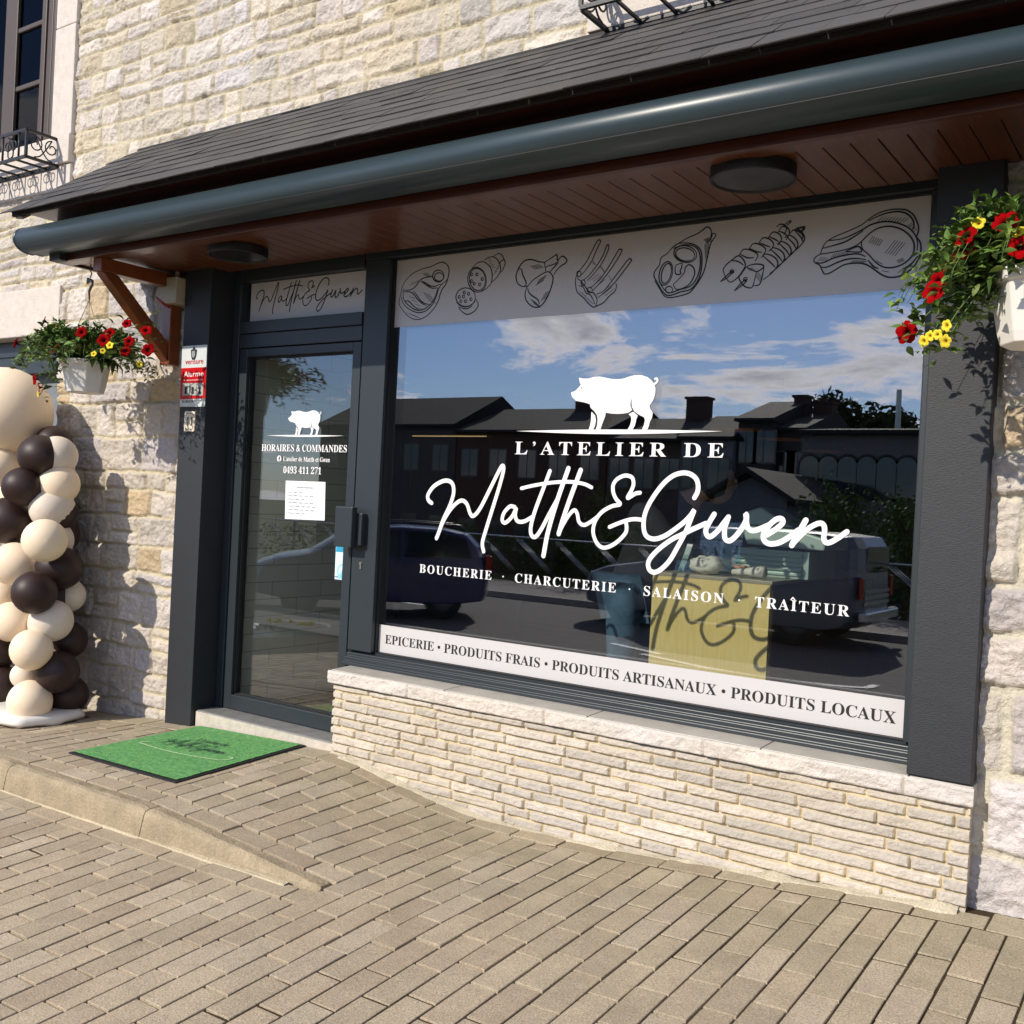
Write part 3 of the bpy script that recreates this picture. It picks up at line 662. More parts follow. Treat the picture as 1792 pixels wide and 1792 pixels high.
TRADES = "BOUCHERIE  ·  CHARCUTERIE  ·  SALAISON  ·  TRAITEUR"
text(TRADES, x0, x1, z0, z1, YL, M_WHITEV, 'lettering', SW, 1.22)
# circumflex of TRAÎTEUR
q = conv(1300, 950, 5.6, [(468,556),(492,528),(518,556),(510,562),(492,545),(474,563)], GO); f = Film(YL); f.poly(q); f.build('circumflex', M_WHITEV, SW)
x0, x1, z0, z1 = pbox((675,1109.3), (674,1124.6), (1567,1247.5), (1569,1268.5), GO)
text("EPICERIE • PRODUITS FRAIS • PRODUITS ARTISANAUX • PRODUITS LOCAUX", x0, x1, z0, z1, YB-.0008, M_BLACKV, 'lettering', SW)
# ------------------------------------------------------------------ meat drawings on the banner (line art)
B1 = (690, 430, 8.533); B2 = (890, 400, 7.791); B3 = (1130, 380, 6.179); B4 = (1410, 350, 8.145)
def ell(cx, cy, a, b_, rot=0, n=18, t0=0, t1=360):
    r_ = R(rot); o = []
    for i in range(n+1):
        t = R(t0+(t1-t0)*i/n); x = a*math.cos(t); y = b_*math.sin(t); o.append((cx+x*math.cos(r_)-y*math.sin(r_), cy+x*math.sin(r_)+y*math.cos(r_)))
    return o
def hatch(x, y, dx, dy, n, sx_, sy_): return [[(x+sx_*i, y+sy_*i), (x+sx_*i+dx, y+sy_*i+dy)] for i in range(n)]
STEAK = [[(105,700),(130,600),(190,500),(290,410),(420,350),(560,310),(640,270),(710,248),(770,265),(812,320),(820,400),(800,500),(770,580),(720,650),(690,720),(660,820),(600,930),(500,1040),(400,1095),(310,1100),(220,1060),(130,960),(75,860),(105,700)],
 [(110,760),(130,850),(200,930),(300,985),(380,1000),(480,970),(570,880),(630,760),(660,660),(700,590),(760,540),(800,500)],
 [(140,660),(135,740),(160,830),(240,910),(330,960),(430,955),(530,890),(600,790),(640,680),(655,625)],
 [(140,660),(210,665),(270,650),(330,600),(370,540),(430,490),(500,470),(570,468)], [(400,540),(430,550),(500,600),(570,635),(650,630)], [(410,530),(480,560),(540,600),(620,605),(700,570)],
 [(290,680),(340,740),(390,810),(450,860),(530,880)], [(150,690),(230,690),(290,720),(350,800),(430,870),(490,895)], [(165,830),(220,830),(290,900),(370,960)],
 ell(662,455,85,88), ell(672,468,68,62), *hatch(230,760,80,30,4,40,55), *hatch(430,700,120,40,5,20,30), *hatch(200,1000,120,50,4,30,15), *hatch(240,600,40,-60,5,30,-10), *hatch(420,420,90,-10,4,20,14)]
SAUS = [ell(1240,510,138,185,-8), ell(1245,505,118,165,-8), [(1165,340),(1230,270),(1320,240),(1400,280),(1450,350),(1465,450),(1450,560),(1380,640),(1300,690)],
 [(1350,215),(1420,175),(1490,170),(1560,230),(1590,320),(1580,400),(1530,480),(1460,545)], [(1490,160),(1550,120),(1610,140),(1640,200),(1660,260),(1620,370),(1590,400)], [(1560,260),(1620,220),(1640,190)],
 ell(1070,770,145,138,0), [(930,840),(980,890),(1060,915),(1150,890),(1215,830)], [(965,900),(980,950),(1050,1010),(1110,1025),(1200,980),(1255,900),(1250,850),(1220,800)], [(975,920),(1080,945),(1170,900)],
 *[ell(x, y, 18, 20, 0, 8) for x, y in ((1160,430),(1240,430),(1320,500),(1200,570),(1280,580),(1160,530),(1050,700),(1115,720),(975,765),(1000,830),(1070,830),(1150,800),(1040,760))], *hatch(1380,180,70,30,4,20,40), *hatch(1480,430,60,-50,5,20,-40)]
DRUM = [[(510,580),(500,520),(490,465),(420,455),(340,430),(280,425),(210,450),(160,510),(120,590),(105,670),(130,750),(190,790),(240,790),(270,780)], [(490,465),(560,420),(620,380),(655,355),(668,385),(665,420),(680,430),(670,460),(620,490),(550,510),(510,530)],
 [(680,440),(710,395),(750,380),(780,405),(800,440),(770,480),(720,510),(660,570),(620,630)], [(270,780),(330,710),(430,640),(540,590),(600,640),(610,690),(590,790),(540,920),(470,1030),(400,1075),(320,1060),(250,990),(228,900),(250,810),(270,780)],
 [(265,820),(280,870),(330,920),(390,960),(420,1010),(415,1060)], [(145,550),(180,560),(195,630),(230,700),(245,760),(220,780)], [(560,600),(640,510),(680,470)], *hatch(370,780,110,-70,5,12,-20), *hatch(300,960,90,60,4,15,20), *hatch(440,990,70,-120,4,22,-10), *hatch(300,520,120,-30,4,20,12)]
RIBS = [[(930,640),(960,590),(1060,460),(1130,330),(1180,230),(1225,160),(1255,165),(1255,190),(1200,300),(1140,440),(1060,560),(990,640)], [(1030,700),(1100,640),(1210,500),(1290,370),(1345,230),(1370,235),(1360,300),(1290,450),(1200,580),(1080,710)],
 [(1110,810),(1180,760),(1310,610),(1400,470),(1500,300),(1520,285),(1550,300),(1480,430),(1380,580),(1270,720),(1150,850)], [(1200,900),(1300,850),(1400,730),(1520,570),(1640,420),(1675,425),(1670,450),(1560,600),(1430,760),(1300,880),(1220,945)],
 [(930,640),(915,720),(925,820),(950,880),(1030,950),(1100,1030),(1160,1072),(1200,1060),(1300,1010),(1380,920),(1450,860),(1475,790),(1465,750)], [(940,680),(990,720),(1040,780),(1100,860),(1160,880),(1200,940),(1210,990),(1190,1060)], [(960,780),(1020,800),(1060,880),(1110,900),(1150,960),(1180,1030)],
 [(1140,460),(1190,500)], [(1150,440),(1195,490)], [(1250,520),(1310,600)], [(1265,515),(1310,585)], [(1370,640),(1410,720)], ell(962,620,28,40,0,10), ell(1020,740,28,38,0,10), ell(1110,840,35,35,0,10), *hatch(1130,700,100,-80,4,30,25), *hatch(1260,880,120,-100,4,30,20), *hatch(970,860,60,30,5,35,35)]
HAM = [[(290,330),(350,290),(440,280),(530,300),(590,350),(610,420),(605,560),(570,680),(490,780),(380,810),(250,850),(180,800),(130,710),(95,650),(100,590),(150,520),(170,440),(230,400),(290,330)], [(300,340),(420,300),(530,320),(585,390),(590,540),(550,670),(480,750),(370,785),(260,820),(200,780),(150,700)],
 [(100,690),(160,790),(200,850),(260,872),(380,850),(470,820),(520,770),(590,670),(640,560),(700,300),(755,210),(750,180),(725,175)], [(290,330),(430,240),(560,180),(620,140),(660,108),(700,125),(712,170),(705,220)], [(725,175),(712,220),(690,260)],
 ell(430,400,125,90,12), ell(430,405,105,70,12), ell(220,610,70,130,14), ell(225,610,50,110,14), [(300,730),(370,660),(420,600),(430,550),(470,515),(520,550),(530,620),(480,720),(400,770),(330,780),(300,730)], ell(255,785,38,36,0,10),
 [(330,520),(390,500),(392,540),(375,580),(380,615),(330,618),(320,570),(330,520)], *hatch(640,300,10,160,4,12,-20), *hatch(630,250,60,-30,5,8,8)]
KEB = [[(850,610),(840,570),(870,520),(930,470),(1000,420),(1050,450),(1080,520),(1040,600),(990,660),(920,705),(870,660),(850,610)], [(930,470),(1000,480),(1060,520)], [(810,700),(860,650),(930,590),(940,600),(880,660),(810,700)], [(960,800),(1010,740),(1075,680),(1090,695),(1030,750),(960,800)],
 [(1090,540),(1150,515),(1230,510),(1280,535),(1200,590),(1090,540)], [(1090,540),(1040,610),(1010,660),(1060,740),(1120,765),(1160,745),(1200,590)], [(1160,745),(1230,730),(1260,650),(1280,540)],
 *[[(1010+105*i, 415-62*i), (1060+105*i, 350-62*i), (1140+100*i, 360-60*i), (1215+85*i, 410-58*i), (1180+85*i, 480-58*i)] for i in range(5)], *[[(1020+105*i, 400-62*i), (1100+100*i, 440-66*i), (1170+90*i, 440-58*i)] for i in range(5)],
 *[[(1250+85*i, 440-72*i), (1300+85*i, 400-68*i), (1400+75*i, 440-66*i), (1430+72*i, 520-68*i), (1360+72*i, 610-68*i), (1270+72*i, 680-68*i)] for i in range(5)], *[[(1270+85*i, 420-70*i), (1360+80*i, 500-70*i), (1400+76*i, 545-68*i)] for i in range(5)],
 [(1510,80),(1560,42),(1570,55),(1525,95)], [(1630,120),(1725,105),(1680,165),(1630,120)], [(1640,128),(1710,112),(1676,152)], [(1415,110),(1450,80),(1500,85),(1525,130),(1500,190)], [(1560,180),(1600,140),(1660,160),(1700,200),(1690,260)], ell(935,590,22,18,-40,10), ell(1080,672,22,16,-40,10), *hatch(1190,640,50,60,4,8,-15), *hatch(1100,560,60,-10,3,10,10)]
CHOP = [[(330,575),(430,520),(620,440),(800,355),(920,260),(1040,190),(1180,145),(1330,132),(1450,150),(1540,220),(1590,320),(1612,400),(1600,480),(1580,530),(1625,590),(1645,670),(1630,790),(1560,930),(1450,1030),(1330,1090),(1200,1105),(1090,1070),(990,1000),(900,940),(800,905),(660,905),(540,930),(420,1000),(340,1045),(270,1055),(240,1010),(200,930),(140,900),(118,860),(150,810),(210,770),(240,690),(280,620),(330,575)],
 [(330,580),(500,560),(640,510),(800,430),(920,360),(1050,320),(1190,310),(1340,340),(1470,400),(1560,500),(1595,610),(1590,720)], [(210,775),(400,745),(600,700),(740,640),(820,570),(900,490),(1020,410),(1160,378),(1300,395),(1430,460),(1520,560),(1550,670),(1520,790),(1440,880),(1320,945),(1190,968),(1080,945),(990,880),(900,780),(830,720),(800,660),(800,600)],
 [(250,690),(400,650),(560,600),(700,520),(820,440)], [(150,890),(240,900),(400,830),(560,790),(700,770),(790,780),(850,810)], [(210,955),(300,960),(460,890),(600,845),(740,835),(860,855)], [(570,735),(650,700),(755,665),(800,715),(770,745),(570,735)], [(900,300),(1040,230),(1200,180),(1350,170),(1460,210),(1530,290),(1545,380),(1520,430)], [(890,860),(970,950),(1040,980)], [(1010,870),(1100,920)], [(1380,990),(1500,920),(1600,800)], [(1090,1010),(1190,1030)],
 *hatch(1130,760,150,-190,5,35,10), *hatch(900,610,60,-90,6,28,10), *hatch(1030,310,70,-70,9,45,2), *hatch(1460,370,60,-40,5,18,20), *hatch(360,830,60,-70,7,35,-6), *hatch(1310,1040,90,-60,5,40,-28), *hatch(180,870,50,-60,4,30,5), *hatch(640,890,60,-30,6,35,2), *hatch(1300,870,90,-40,3,10,15)]
f = Film(YB-.0006)
for base, strokes, w in ((B1, STEAK, .0062), (B1, SAUS, .0056), (B2, DRUM, .0062), (B2, RIBS, .0056), (B3, HAM, .0062), (B3, KEB, .006), (B4, CHOP, .0066)):
    for s_ in strokes:
        pts = conv(*base, s_, GO); thin = len(s_) == 2
        if not thin: pts = spline(pts, 4)
        n = len(pts); ww = w*(.55 if thin else 1)
        f.ribbon(pts, [ww*(.55+.45*math.sin(math.pi*min(max(i/(n-1), .08), .92))) for i in range(n)], round_=False, slope=.00005)
f.build('meat_drawings', M_BLACKV, SW)
# ------------------------------------------------------------------ lettering of the door
YD = .2108
x0, x1, z0, z1 = pbox((458,777.5), (458,789.5), (607,779), (607,791), YD); text('HORAIRES & COMMANDES', x0, x1, z0, z1, YD, M_WHITEV, 'lettering', DR)
x0, x1, z0, z1 = pbox((495.5,798.5), (495.5,806.5), (577,801), (577,809), YD); text("L’atelier de Matth et Gwen", x0, x1, z0, z1, YD, M_WHITEV, 'lettering', DR)
x0, x1, z0, z1 = pbox((496,816.5), (496,828), (562,818), (562,830), YD); text("0493 411 271", x0, x1, z0, z1, YD, M_WHITEV, 'lettering', DR)
c = at(488.5, 802.5, YD); f = Film(YD); f.poly([(c.x+.0175*math.cos(i*math.pi/12), c.z+.0175*math.sin(i*math.pi/12)) for i in range(24)]); f.build('round_logo', M_WHITEV, DR)
f = Film(YD-.0012); f.ribbon([(c.x+.001, c.z-.0165), (c.x+.001, c.z+.004), (c.x+.003, c.z+.009), (c.x+.008, c.z+.0095)], .0052, round_=False); f.ribbon([(c.x-.006, c.z+.001), (c.x+.0075, c.z+.001)], .0042, round_=False); f.build('round_logo', M_BLACKV, DR)
f = Film(YD); a = at(504, 740, YD); d = at(560, 740, YD); t_ = at(530, 718.5, YD); u_ = at(530, 761, YD); pig_at(f, a.x, d.x, u_.z, t_.z); f.build('pig_emblem', M_WHITEV, DR)
a = at(466, 763, YD); d = at(602, 764, YD); f = Film(YD); lens(f, a.x, d.x, u_.z, .011); f.build('ground_line', M_WHITEV, DR)
a = at(452, 520, .2215); d = at(637, 515, .2215); t_ = at(560, 489, .2215); u_ = at(500, 551, .2215)
f = Film(.2075); script_at(f, a.x, d.x, u_.z, t_.z+.006, .0065); f.build('script_lettering', M_BLACKV, DF)
# ------------------------------------------------------------------ paving
def color_mesh(name, co, fc, tint, m, parent=None, kind=None, smooth=False, origin=None):
    me = bpy.data.meshes.new(name); me.from_pydata([tuple(c) for c in co], [], fc)
    ca = me.color_attributes.new('tint', 'FLOAT_COLOR', 'POINT'); t = np.ones((len(co), 4), np.float32); t[:, :3] = np.array(tint); ca.data.foreach_set('color', t.ravel())
    me.materials.append(m)
    if smooth: me.polygons.foreach_set('use_smooth', [True]*len(fc))
    o = bpy.data.objects.new(name, me); COL.objects.link(o); place(o, parent, origin)
    if kind: o['kind'] = kind
    return o
rs = np.random.RandomState(77)
pv = []; pf = []; pt = []
def paver(x0, x1, y0, y1, hgt=None):
    g = .003+abs(rs.randn())*.0008; ch = .0016
    x0 += g; x1 -= g; y0 += g*1.5; y1 -= g*1.5
    if x1-x0 < .02 or y1-y0 < .02: return
    dz_ = rs.randn()*.0011; tx, ty = rs.randn(2)*.0035; cx, cyy = (x0+x1)/2, (y0+y1)/2; tw = rs.randn()*.004
    b = len(pv)
    def rot(x, y): return cx+(x-cx)-(y-cyy)*tw, cyy+(y-cyy)+(x-cx)*tw
    for (ins, dn) in ((0, .022), (0, ch), (ch, 0)):
        for (x, y) in ((x0+ins, y0+ins), (x1-ins, y0+ins), (x1-ins, y1-ins), (x0+ins, y1-ins)):
            xr, yr = rot(x, y)
            z = (hgt(xr, yr) if hgt else float(ground(xr, yr)))+dz_+tx*(x-cx)+ty*(y-cyy)-dn
            pv.append((xr, yr, z))
    pf.append((b+8, b+9, b+10, b+11))
    for k in (0, 4):
        for i in range(4): j = (i+1) % 4; pf.append((b+k+i, b+k+j, b+k+4+j, b+k+4+i))
    # warm, gritty pavers by the street; smoother greyish green ones near the wall
    near = float(np.clip((cyy+.9)/.7, 0, 1))*.9; left = float(np.clip((-2.2-cx)/2.2, 0, 1))
    a = np.array(rgb(169, 155, 132)); g_ = np.array(rgb(164, 153, 129)); p_ = np.array(rgb(174, 153, 131)); w_ = np.array(rgb(182, 170, 150))
    c = a*(1-near)+g_*near
    if rs.rand() < .35+.3*left: c = c*.7+p_*.3
    if rs.rand() < .2: c = c*.6+w_*.4
    c = c*(1+rs.uniform(-.11, .08)); pt.extend([c]*12)
PW, PLN = .1045, .2315
x = -7.6; k = 0
while x < 1.3:
    xe = x+PW; off = (k % 2)*PLN*.5+rs.uniform(-.02, .02)+(0.04*math.sin(k*.7))
    kerbside = x < -2.61
    top = -.112 if not kerbside else None
    segs = []
    if kerbside: segs = [(KB-.105-.002 if False else -.875, -.112), (-4.75, KF-.118)]
    else: segs = [(-4.75, -.112)]
    for lo, hi in segs:
        y = hi; first = True
        y_ = hi-((off) % PLN if off % PLN > .04 else PLN)
        edges = [hi, y_]
        while edges[-1] > lo: edges.append(edges[-1]-PLN)
        edges[-1] = max(edges[-1], lo)
        if edges[-2]-edges[-1] < .07 and len(edges) > 2: edges.pop(-2)
        if edges[0]-edges[1] < .05: edges.pop(1)
        for a_, b_ in zip(edges[:-1], edges[1:]):
            if a_-b_ > .03: paver(x, xe, b_, a_)
    x = xe; k += 1
x = -8.2
while x < 1.3:
    paver(x, x+PLN, -.108, .012 if -3.75 < x < -.75 else .06); x += PLN        # row along the wall
x = -7.6
while x < -2.6:
    paver(x, min(x+PLN, -2.57), KB+.004, KB+.106); x += PLN               # row behind the kerb
x = -7.52
while x < -2.6:
    paver(x, min(x+PLN, -2.57), KF-.114, KF-.010); x += PLN               # row in front of the kerb
color_mesh('pavement', pv, pf, pt, M_PAVE, kind='structure')
# bedding sheet under the pavers (shows in the joints)
xs = np.linspace(-9, 3, 121); ys = np.concatenate([np.linspace(.30, KB, 26), np.linspace(KF, -4.8, 60)])
Xg, Yg = np.meshgrid(xs, ys); Zg = ground(Xg, Yg)-.010*np.exp(-((Yg+1.02)/.22)**2)-.006*((Xg > -3.7) & (Xg < -2.2))-.0046+.003*(fbm(Xg*9, Yg*9, 3, 3)-.5)
co = np.stack([Xg, Yg, Zg], -1).reshape(-1, 3); nx = len(xs)
fc = [(j*nx+i, (j+1)*nx+i, (j+1)*nx+i+1, j*nx+i+1) for j in range(len(ys)-1) for i in range(nx-1)]
bd = color_mesh('joint_sand', co, fc, np.tile(np.array(rgb(70, 58, 42)), (len(co), 1)), M_KERB, kind='structure')
# ------------------------------------------------------------------ kerb with its dropped end
def kerb_stone(xa, xb, name='kerb'):
    n = max(2, int((xb-xa)/.03)); co = []; fc = []; rs2 = np.random.RandomState(int(abs(xa)*100))
    prof = [(.0, -.12), (.0, .0), (-.006, .0), (-.066, 0), (-.082, -.004), (-.092, -.018), (-.098, -.04), (-.103, -.16)]   # y from back, z from top
    prof = [(KB-.001, -.14), (KB-.001, -.006), (KB-.008, .003), (KB-.052, .004), (KB-.070, -.002), (KB-.080, -.014), (KB-.087, -.035), (KB-.098, -.10), (KB-.105, -.2)]
    m = len(prof)
    for i in range(n+1):
        x = xa+(xb-xa)*i/n; zt = float(kerb_line(x)) ; lo = float(low_line(x)); t = min(max((x+3.58)/.98, 0), 1); drop = t*t*(3-2*t)*.25+t*.75
        zt = zt*(1-t)+(float(kerb_line(-3.58))*(1-drop)+(-.070)*drop)*t
        e = min(x-xa, xb-x); ech = .006*max(0, 1-e/.012)
        for (y, dz_) in prof:
            j1, j2 = (fbm(np.array([x*14]), np.array([y*40+dz_*40]), 2, 4)[0]-.5)*.010, (fbm(np.array([x*20+9]), np.array([y*30]), 5, 3)[0]-.5)*.006
            dz2 = dz_ if dz_ > -.1 else dz_
            co.append((x, y-(0 if y > KB-.01 else j1)+t*.02*(1 if y < KB-.06 else 0), zt+dz2*(1 if dz_ < -.09 else 1)+j2-ech))
    for i in range(n):
        for j in range(m-1): fc.append((i*m+j, i*m+j+1, (i+1)*m+j+1, (i+1)*m+j))
    fc.append(tuple(range(m))[::-1]); fc.append(tuple(range(n*m, n*m+m)))
    c = np.array(rgb(164, 149, 124))*rs2.uniform(.93, 1.03)
    C = [c*(1+.45*(fbm(np.array([p[0]*9]), np.array([p[1]*30+p[2]*20]), 7, 4)[0]-.5)) for p in co]
    return co, fc, C
CO = []; FC = []; TC = []
for xa, xb in ((-7.6, -6.62), (-6.615, -5.62), (-5.615, -4.615), (-4.61, -3.585), (-3.58, -2.59)):
    a, b_, c = kerb_stone(xa, xb); o_ = len(CO); CO += a; FC += [tuple(i+o_ for i in f_) for f_ in b_]; TC += c
color_mesh('kerb', CO, FC, TC, M_KERB, kind='structure')
# pale mortar line at the foot of the kerb
co = []; fc = []; n = 160
for i in range(n+1):
    x = -7.5+(-2.72+7.5)*i/n; w = .016+.010*(fbm(np.array([x*8]), np.array([2.]), 4, 3)[0]-.3); z = float(low_line(x))
    co += [(x, KF-.002, z-.012), (x, KF-.010, z+.006), (x, KF-.014-w, z+.0035), (x, KF-.020-w, z-.012)]
for i in range(n):
    for j in range(3): fc.append((i*4+j, i*4+j+1, (i+1)*4+j+1, (i+1)*4+j))
color_mesh('kerb_mortar', co, fc, np.tile(np.array(rgb(196, 182, 154)), (len(co), 1)), M_KERB, kind='structure')
# cement fillet at the foot of the plinth wall
co = []; fc = []; n = 260
for i in range(n+1):
    x = -3.50+(-.66+3.50)*i/n; nn = fbm(np.array([x*7]), np.array([1.]), 6, 4)[0]; h = .006+.04*max(0, nn-.42); w = .006+.05*max(0, nn-.42); z = float(wall_line(x))
    co += [(x, .010, z+h), (x, -.008-w*.3, z+h*.5), (x, -.012-w, z+.001), (x, -.02-w, z-.01)]
for i in range(n):
    for j in range(3): fc.append((i*4+j, i*4+j+1, (i+1)*4+j+1, (i+1)*4+j))
color_mesh('cement_fillet', co, fc, np.tile(np.array(rgb(196, 186, 162)), (len(co), 1)), M_KERB, parent=BLD)
# the rest of the ground out to the horizon
def road_sheet(name, x0, x1, y0, y1, z0, z1, m, n=2):
    me = bpy.data.meshes.new(name); me.from_pydata([(x0, y0, z0), (x1, y0, z0), (x1, y1, z1), (x0, y1, z1)], [], [(0, 1, 2, 3)]); me.materials.append(m)
    o = bpy.data.objects.new(name, me); COL.objects.link(o); o['kind'] = 'structure'; return o
M_ASPH = mat('asphalt', rgb(62, 60, 62), .85, 0, .18, 3, .4, 250)
M_ASPH2 = mat('footpath_asphalt', rgb(104, 99, 97), .85, 0, .15, 4, .3, 250)
M_GRASS = mat('grass_ground', rgb(66, 78, 38), .95, 0, .3, 6, .4, 80)
# ------------------------------------------------------------------ hanging flower baskets
M_LEAF = attr_mat('petunia_leaf', .55, .1, 200, .15, 90, .35)
M_PETAL = attr_mat('petal', .9, .1, 200, .06, 90, .05)
M_STEM = mat('green_stem', rgb(84, 104, 44), .6)
M_ZINC = mat('zinc_hook', rgb(120, 118, 114), .45, .6)
def leaf_into(co, fc, ti, p, d, up_, L_, W_, tint, bend=.25):
    d = d.normalized(); s = d.cross(up_); s = s.normalized() if s.length > 1e-4 else d.orthogonal().normalized(); u = s.cross(d)
    b = len(co)
    rows = [(0, .12, 0), (.28, .8, .06), (.55, 1, .03), (.8, .62, -.10), (1, .02, -bend)]
    for t, w, h in rows:
        c = p+d*(L_*t)+u*(h*L_)
        co.append(tuple(c-s*(W_*.5*w)+u*(.12*W_*w))); co.append(tuple(c)); co.append(tuple(c+s*(W_*.5*w)+u*(.12*W_*w)))
    for i in range(4):
        a = b+3*i; fc.append((a, a+1, a+4, a+3)); fc.append((a+1, a+2, a+5, a+4))
    ti.extend([tint]*15)
def flower(name, c, n, r, col, dark, parent, rs):
    """trumpet with five soft lobes facing n"""
    n = n.normalized(); s = n.orthogonal().normalized(); t = n.cross(s); co = []; fc = []; ti = []; K = 30
    ph = rs.uniform(0, 6.3)
    rings = [(.05, -.75), (.14, -.45), (.22, -.18), (.50, .0), (.82, .05), (1.0, -.03)]
    for k, (q, h) in enumerate(rings):
        for j in range(K):
            a = 2*math.pi*j/K; lob = 1 if k < 3 else 1-.16*(k-2)/3*(0.5+.5*math.cos(5*a+ph+math.pi))**2*1.3
            wav = .06*math.sin(10*a+ph)*(k/5)**2+.05*math.sin(3*a+ph*2)*(k/5)
            p = c+(s*math.cos(a)+t*math.sin(a))*(r*q*lob)+n*(r*(h+wav))
            co.append(tuple(p)); f_ = min(1, max(0, (q-.12)/.35)); cc = np.array(dark)*(1-f_)+np.array(col)*f_
            vein = 1-.12*(.5+.5*math.cos(10*a+ph))*(1 if k > 2 else 0); ti.append(cc*vein)
    for k in range(len(rings)-1):
        for j in range(K): fc.append((k*K+j, k*K+(j+1) % K, (k+1)*K+(j+1) % K, (k+1)*K+j))
    return color_mesh(name, co, fc, ti, M_PETAL, parent, smooth=True)
def basket(center, label, seed, spread, nleaf, reds, yels, lean, hook_y, facets=8, k=1.0):
    rs = np.random.RandomState(seed); c = Vector(center)          # c = middle of the pot rim
    e = empty('hanging_basket', tuple(c), label, 'flower basket', 'hanging flower baskets')
    # facetted pot
    b = MB(); n = facets*1
    prof = [(.055, -.178), (.098, -.178), (.106, -.150), (.128, -.030), (.140, -.028), (.146, 0), (.136, 0), (.120, -.03), (.10, -.10)]; prof = [(a_*k, b_*k) for a_, b_ in prof]
    K = facets
    vs = []
    for r_, z_ in prof:
        for j in range(K):
            a = 2*math.pi*(j+.3)/K; vs.append((c.x+r_*math.cos(a), c.y+r_*math.sin(a), c.z+z_))
    fs = [(i*K+j, i*K+(j+1) % K, (i+1)*K+(j+1) % K, (i+1)*K+j) for i in range(len(prof)-1) for j in range(K)]+[tuple(range(K))[::-1]]
    b.add(vs, fs); b.build('pot', M_WHITEP, e, bevel=.004)
    b = MB(); b.lathe([(.0, -.03), (.125, -.03)], tuple(c), 16); b.build('potting_soil', mat('potting_soil', rgb(52, 40, 30), .95), e)
    # hook and hanger
    hx, hy, hz = c.x, c.y, hook_y
    b = MB()
    b.tube([(hx, hy, hz), (hx, hy, hz-.035), (hx+.012, hy, hz-.055), (hx, hy, hz-.075)], .0035, 6)
    for a in (0, 2.1, 4.2): b.tube([(hx, hy, hz-.2), (c.x+.13*math.cos(a+.4), c.y+.13*math.sin(a+.4), c.z)], .002, 5)
    b.build('hanger', M_ZINC, e, smooth=True)
    b = MB(); b.tube([(hx-.018, hy, hz-.075), (hx-.02, hy, hz-.10), (hx+.004, hy, hz-.088), (hx+.022, hy, hz-.095), (hx+.024, hy, hz-.115), (hx+.01, hy, hz-.13), (hx-.004, hy, hz-.15), (hx+.002, hy, hz-.2)], [.007,.010,.010,.008,.006,.008,.007,.004], 8); b.build('hook', M_ZINC, e, smooth=True)
    # shoots and leaves
    co = []; fc = []; ti = []; sb = MB(); tips = []
    greens = [rgb(78, 104, 44), rgb(96, 122, 54), rgb(64, 88, 38), rgb(112, 132, 60), rgb(86, 116, 52)]
    nsh = int(nleaf/17); k_ = k; bias = .45 if lean[1] > 0 else 0
    for kk in range(nsh):
        az = rs.uniform(0, 2*math.pi); trail = rs.rand() < .62
        az = az if rs.rand() > bias else rs.uniform(2.3, 4.2); R0 = .11*k_*math.sqrt(rs.rand()); base = c+Vector((R0*math.cos(az), R0*math.sin(az), -.005))
        out = Vector((math.cos(az), math.sin(az)*.8, 0)); ext = spread*rs.uniform(.4, .97)
        out.x = out.x*(1+lean[0]*(1 if out.x > 0 else -1)); 
        P = []
        for i in range(9):
            t = i/8
            if trail: q = base+out*(ext*(t**.8))+Vector((0, 0, .15*math.sin(min(t*1.5, 1)*math.pi*.60)-.24*ext/ spread*t**2.2*rs.uniform(.6, 1.0)))
            else: q = base+out*(ext*.55*t)+Vector((0, 0, (.17+lean[1]*rs.rand())*t**.85*rs.uniform(.9, 1.0)))
            P.append(q+Vector(rs.randn(3)*.006*(1 if i else 0)))
        if P[-1].x > c.x+.40: continue
        sb.tube(P, [.0024-.0014*i/8 for i in range(9)], 5)
        tips.append((P[-1], (P[-1]-P[-3]).normalized(), trail, P[5]))
        for i in range(1, 9):
            for m_ in range(2 if i < 8 else 3):
                if P[i].x > c.x+.37: continue
                d = Vector(rs.randn(3)); d.z = abs(d.z)*.6+.1; tdir = (P[i]-P[i-1]).normalized()
                d = (d.normalized()*1.0+tdir*.5); L_ = rs.uniform(.028, .056)*(.85+.15*k)*(1.0 if i < 7 else .75)
                g = np.array(greens[rs.randint(5)])*rs.uniform(.8, 1.2)*(1.2 if lean[1] > 0 else 1)
                leaf_into(co, fc, ti, P[i]+Vector(rs.randn(3)*.006), d, Vector((0, 0, 1))+Vector(rs.randn(3)*.45), L_, L_*rs.uniform(.38, .52), g)
    for q in list(reds)+list(yels):      # every flower sits at the end of its own leafy shoot
        end = Vector(q); az = math.atan2(end.y-c.y, end.x-c.x); base = c+Vector((.10*k_*math.cos(az), .10*k_*math.sin(az), 0)); mid = (base+end)/2+Vector((0, -.02, .07))
        P = [base*(1-t)**2+mid*(2*t*(1-t))+end*t*t for t in [i/8 for i in range(9)]]
        P = [p_+Vector((0, .012, -.004)) for p_ in P]; sb.tube(P, .0022, 5)
        for rep in range(8 if lean[1] > 0 else 2):
            for i in range(2, 9):
                d = Vector(rs.randn(3)); d.z = abs(d.z)*.5; L_ = rs.uniform(.03, .055)
                leaf_into(co, fc, ti, P[i]+Vector((rs.randn()*.03*k_, .012+abs(rs.randn())*.025, rs.randn()*.03*k_)), d, Vector((0, 0, 1))+Vector(rs.randn(3)*.4), L_, L_*.45, np.array(greens[rs.randint(5)])*rs.uniform(.8, 1.15))
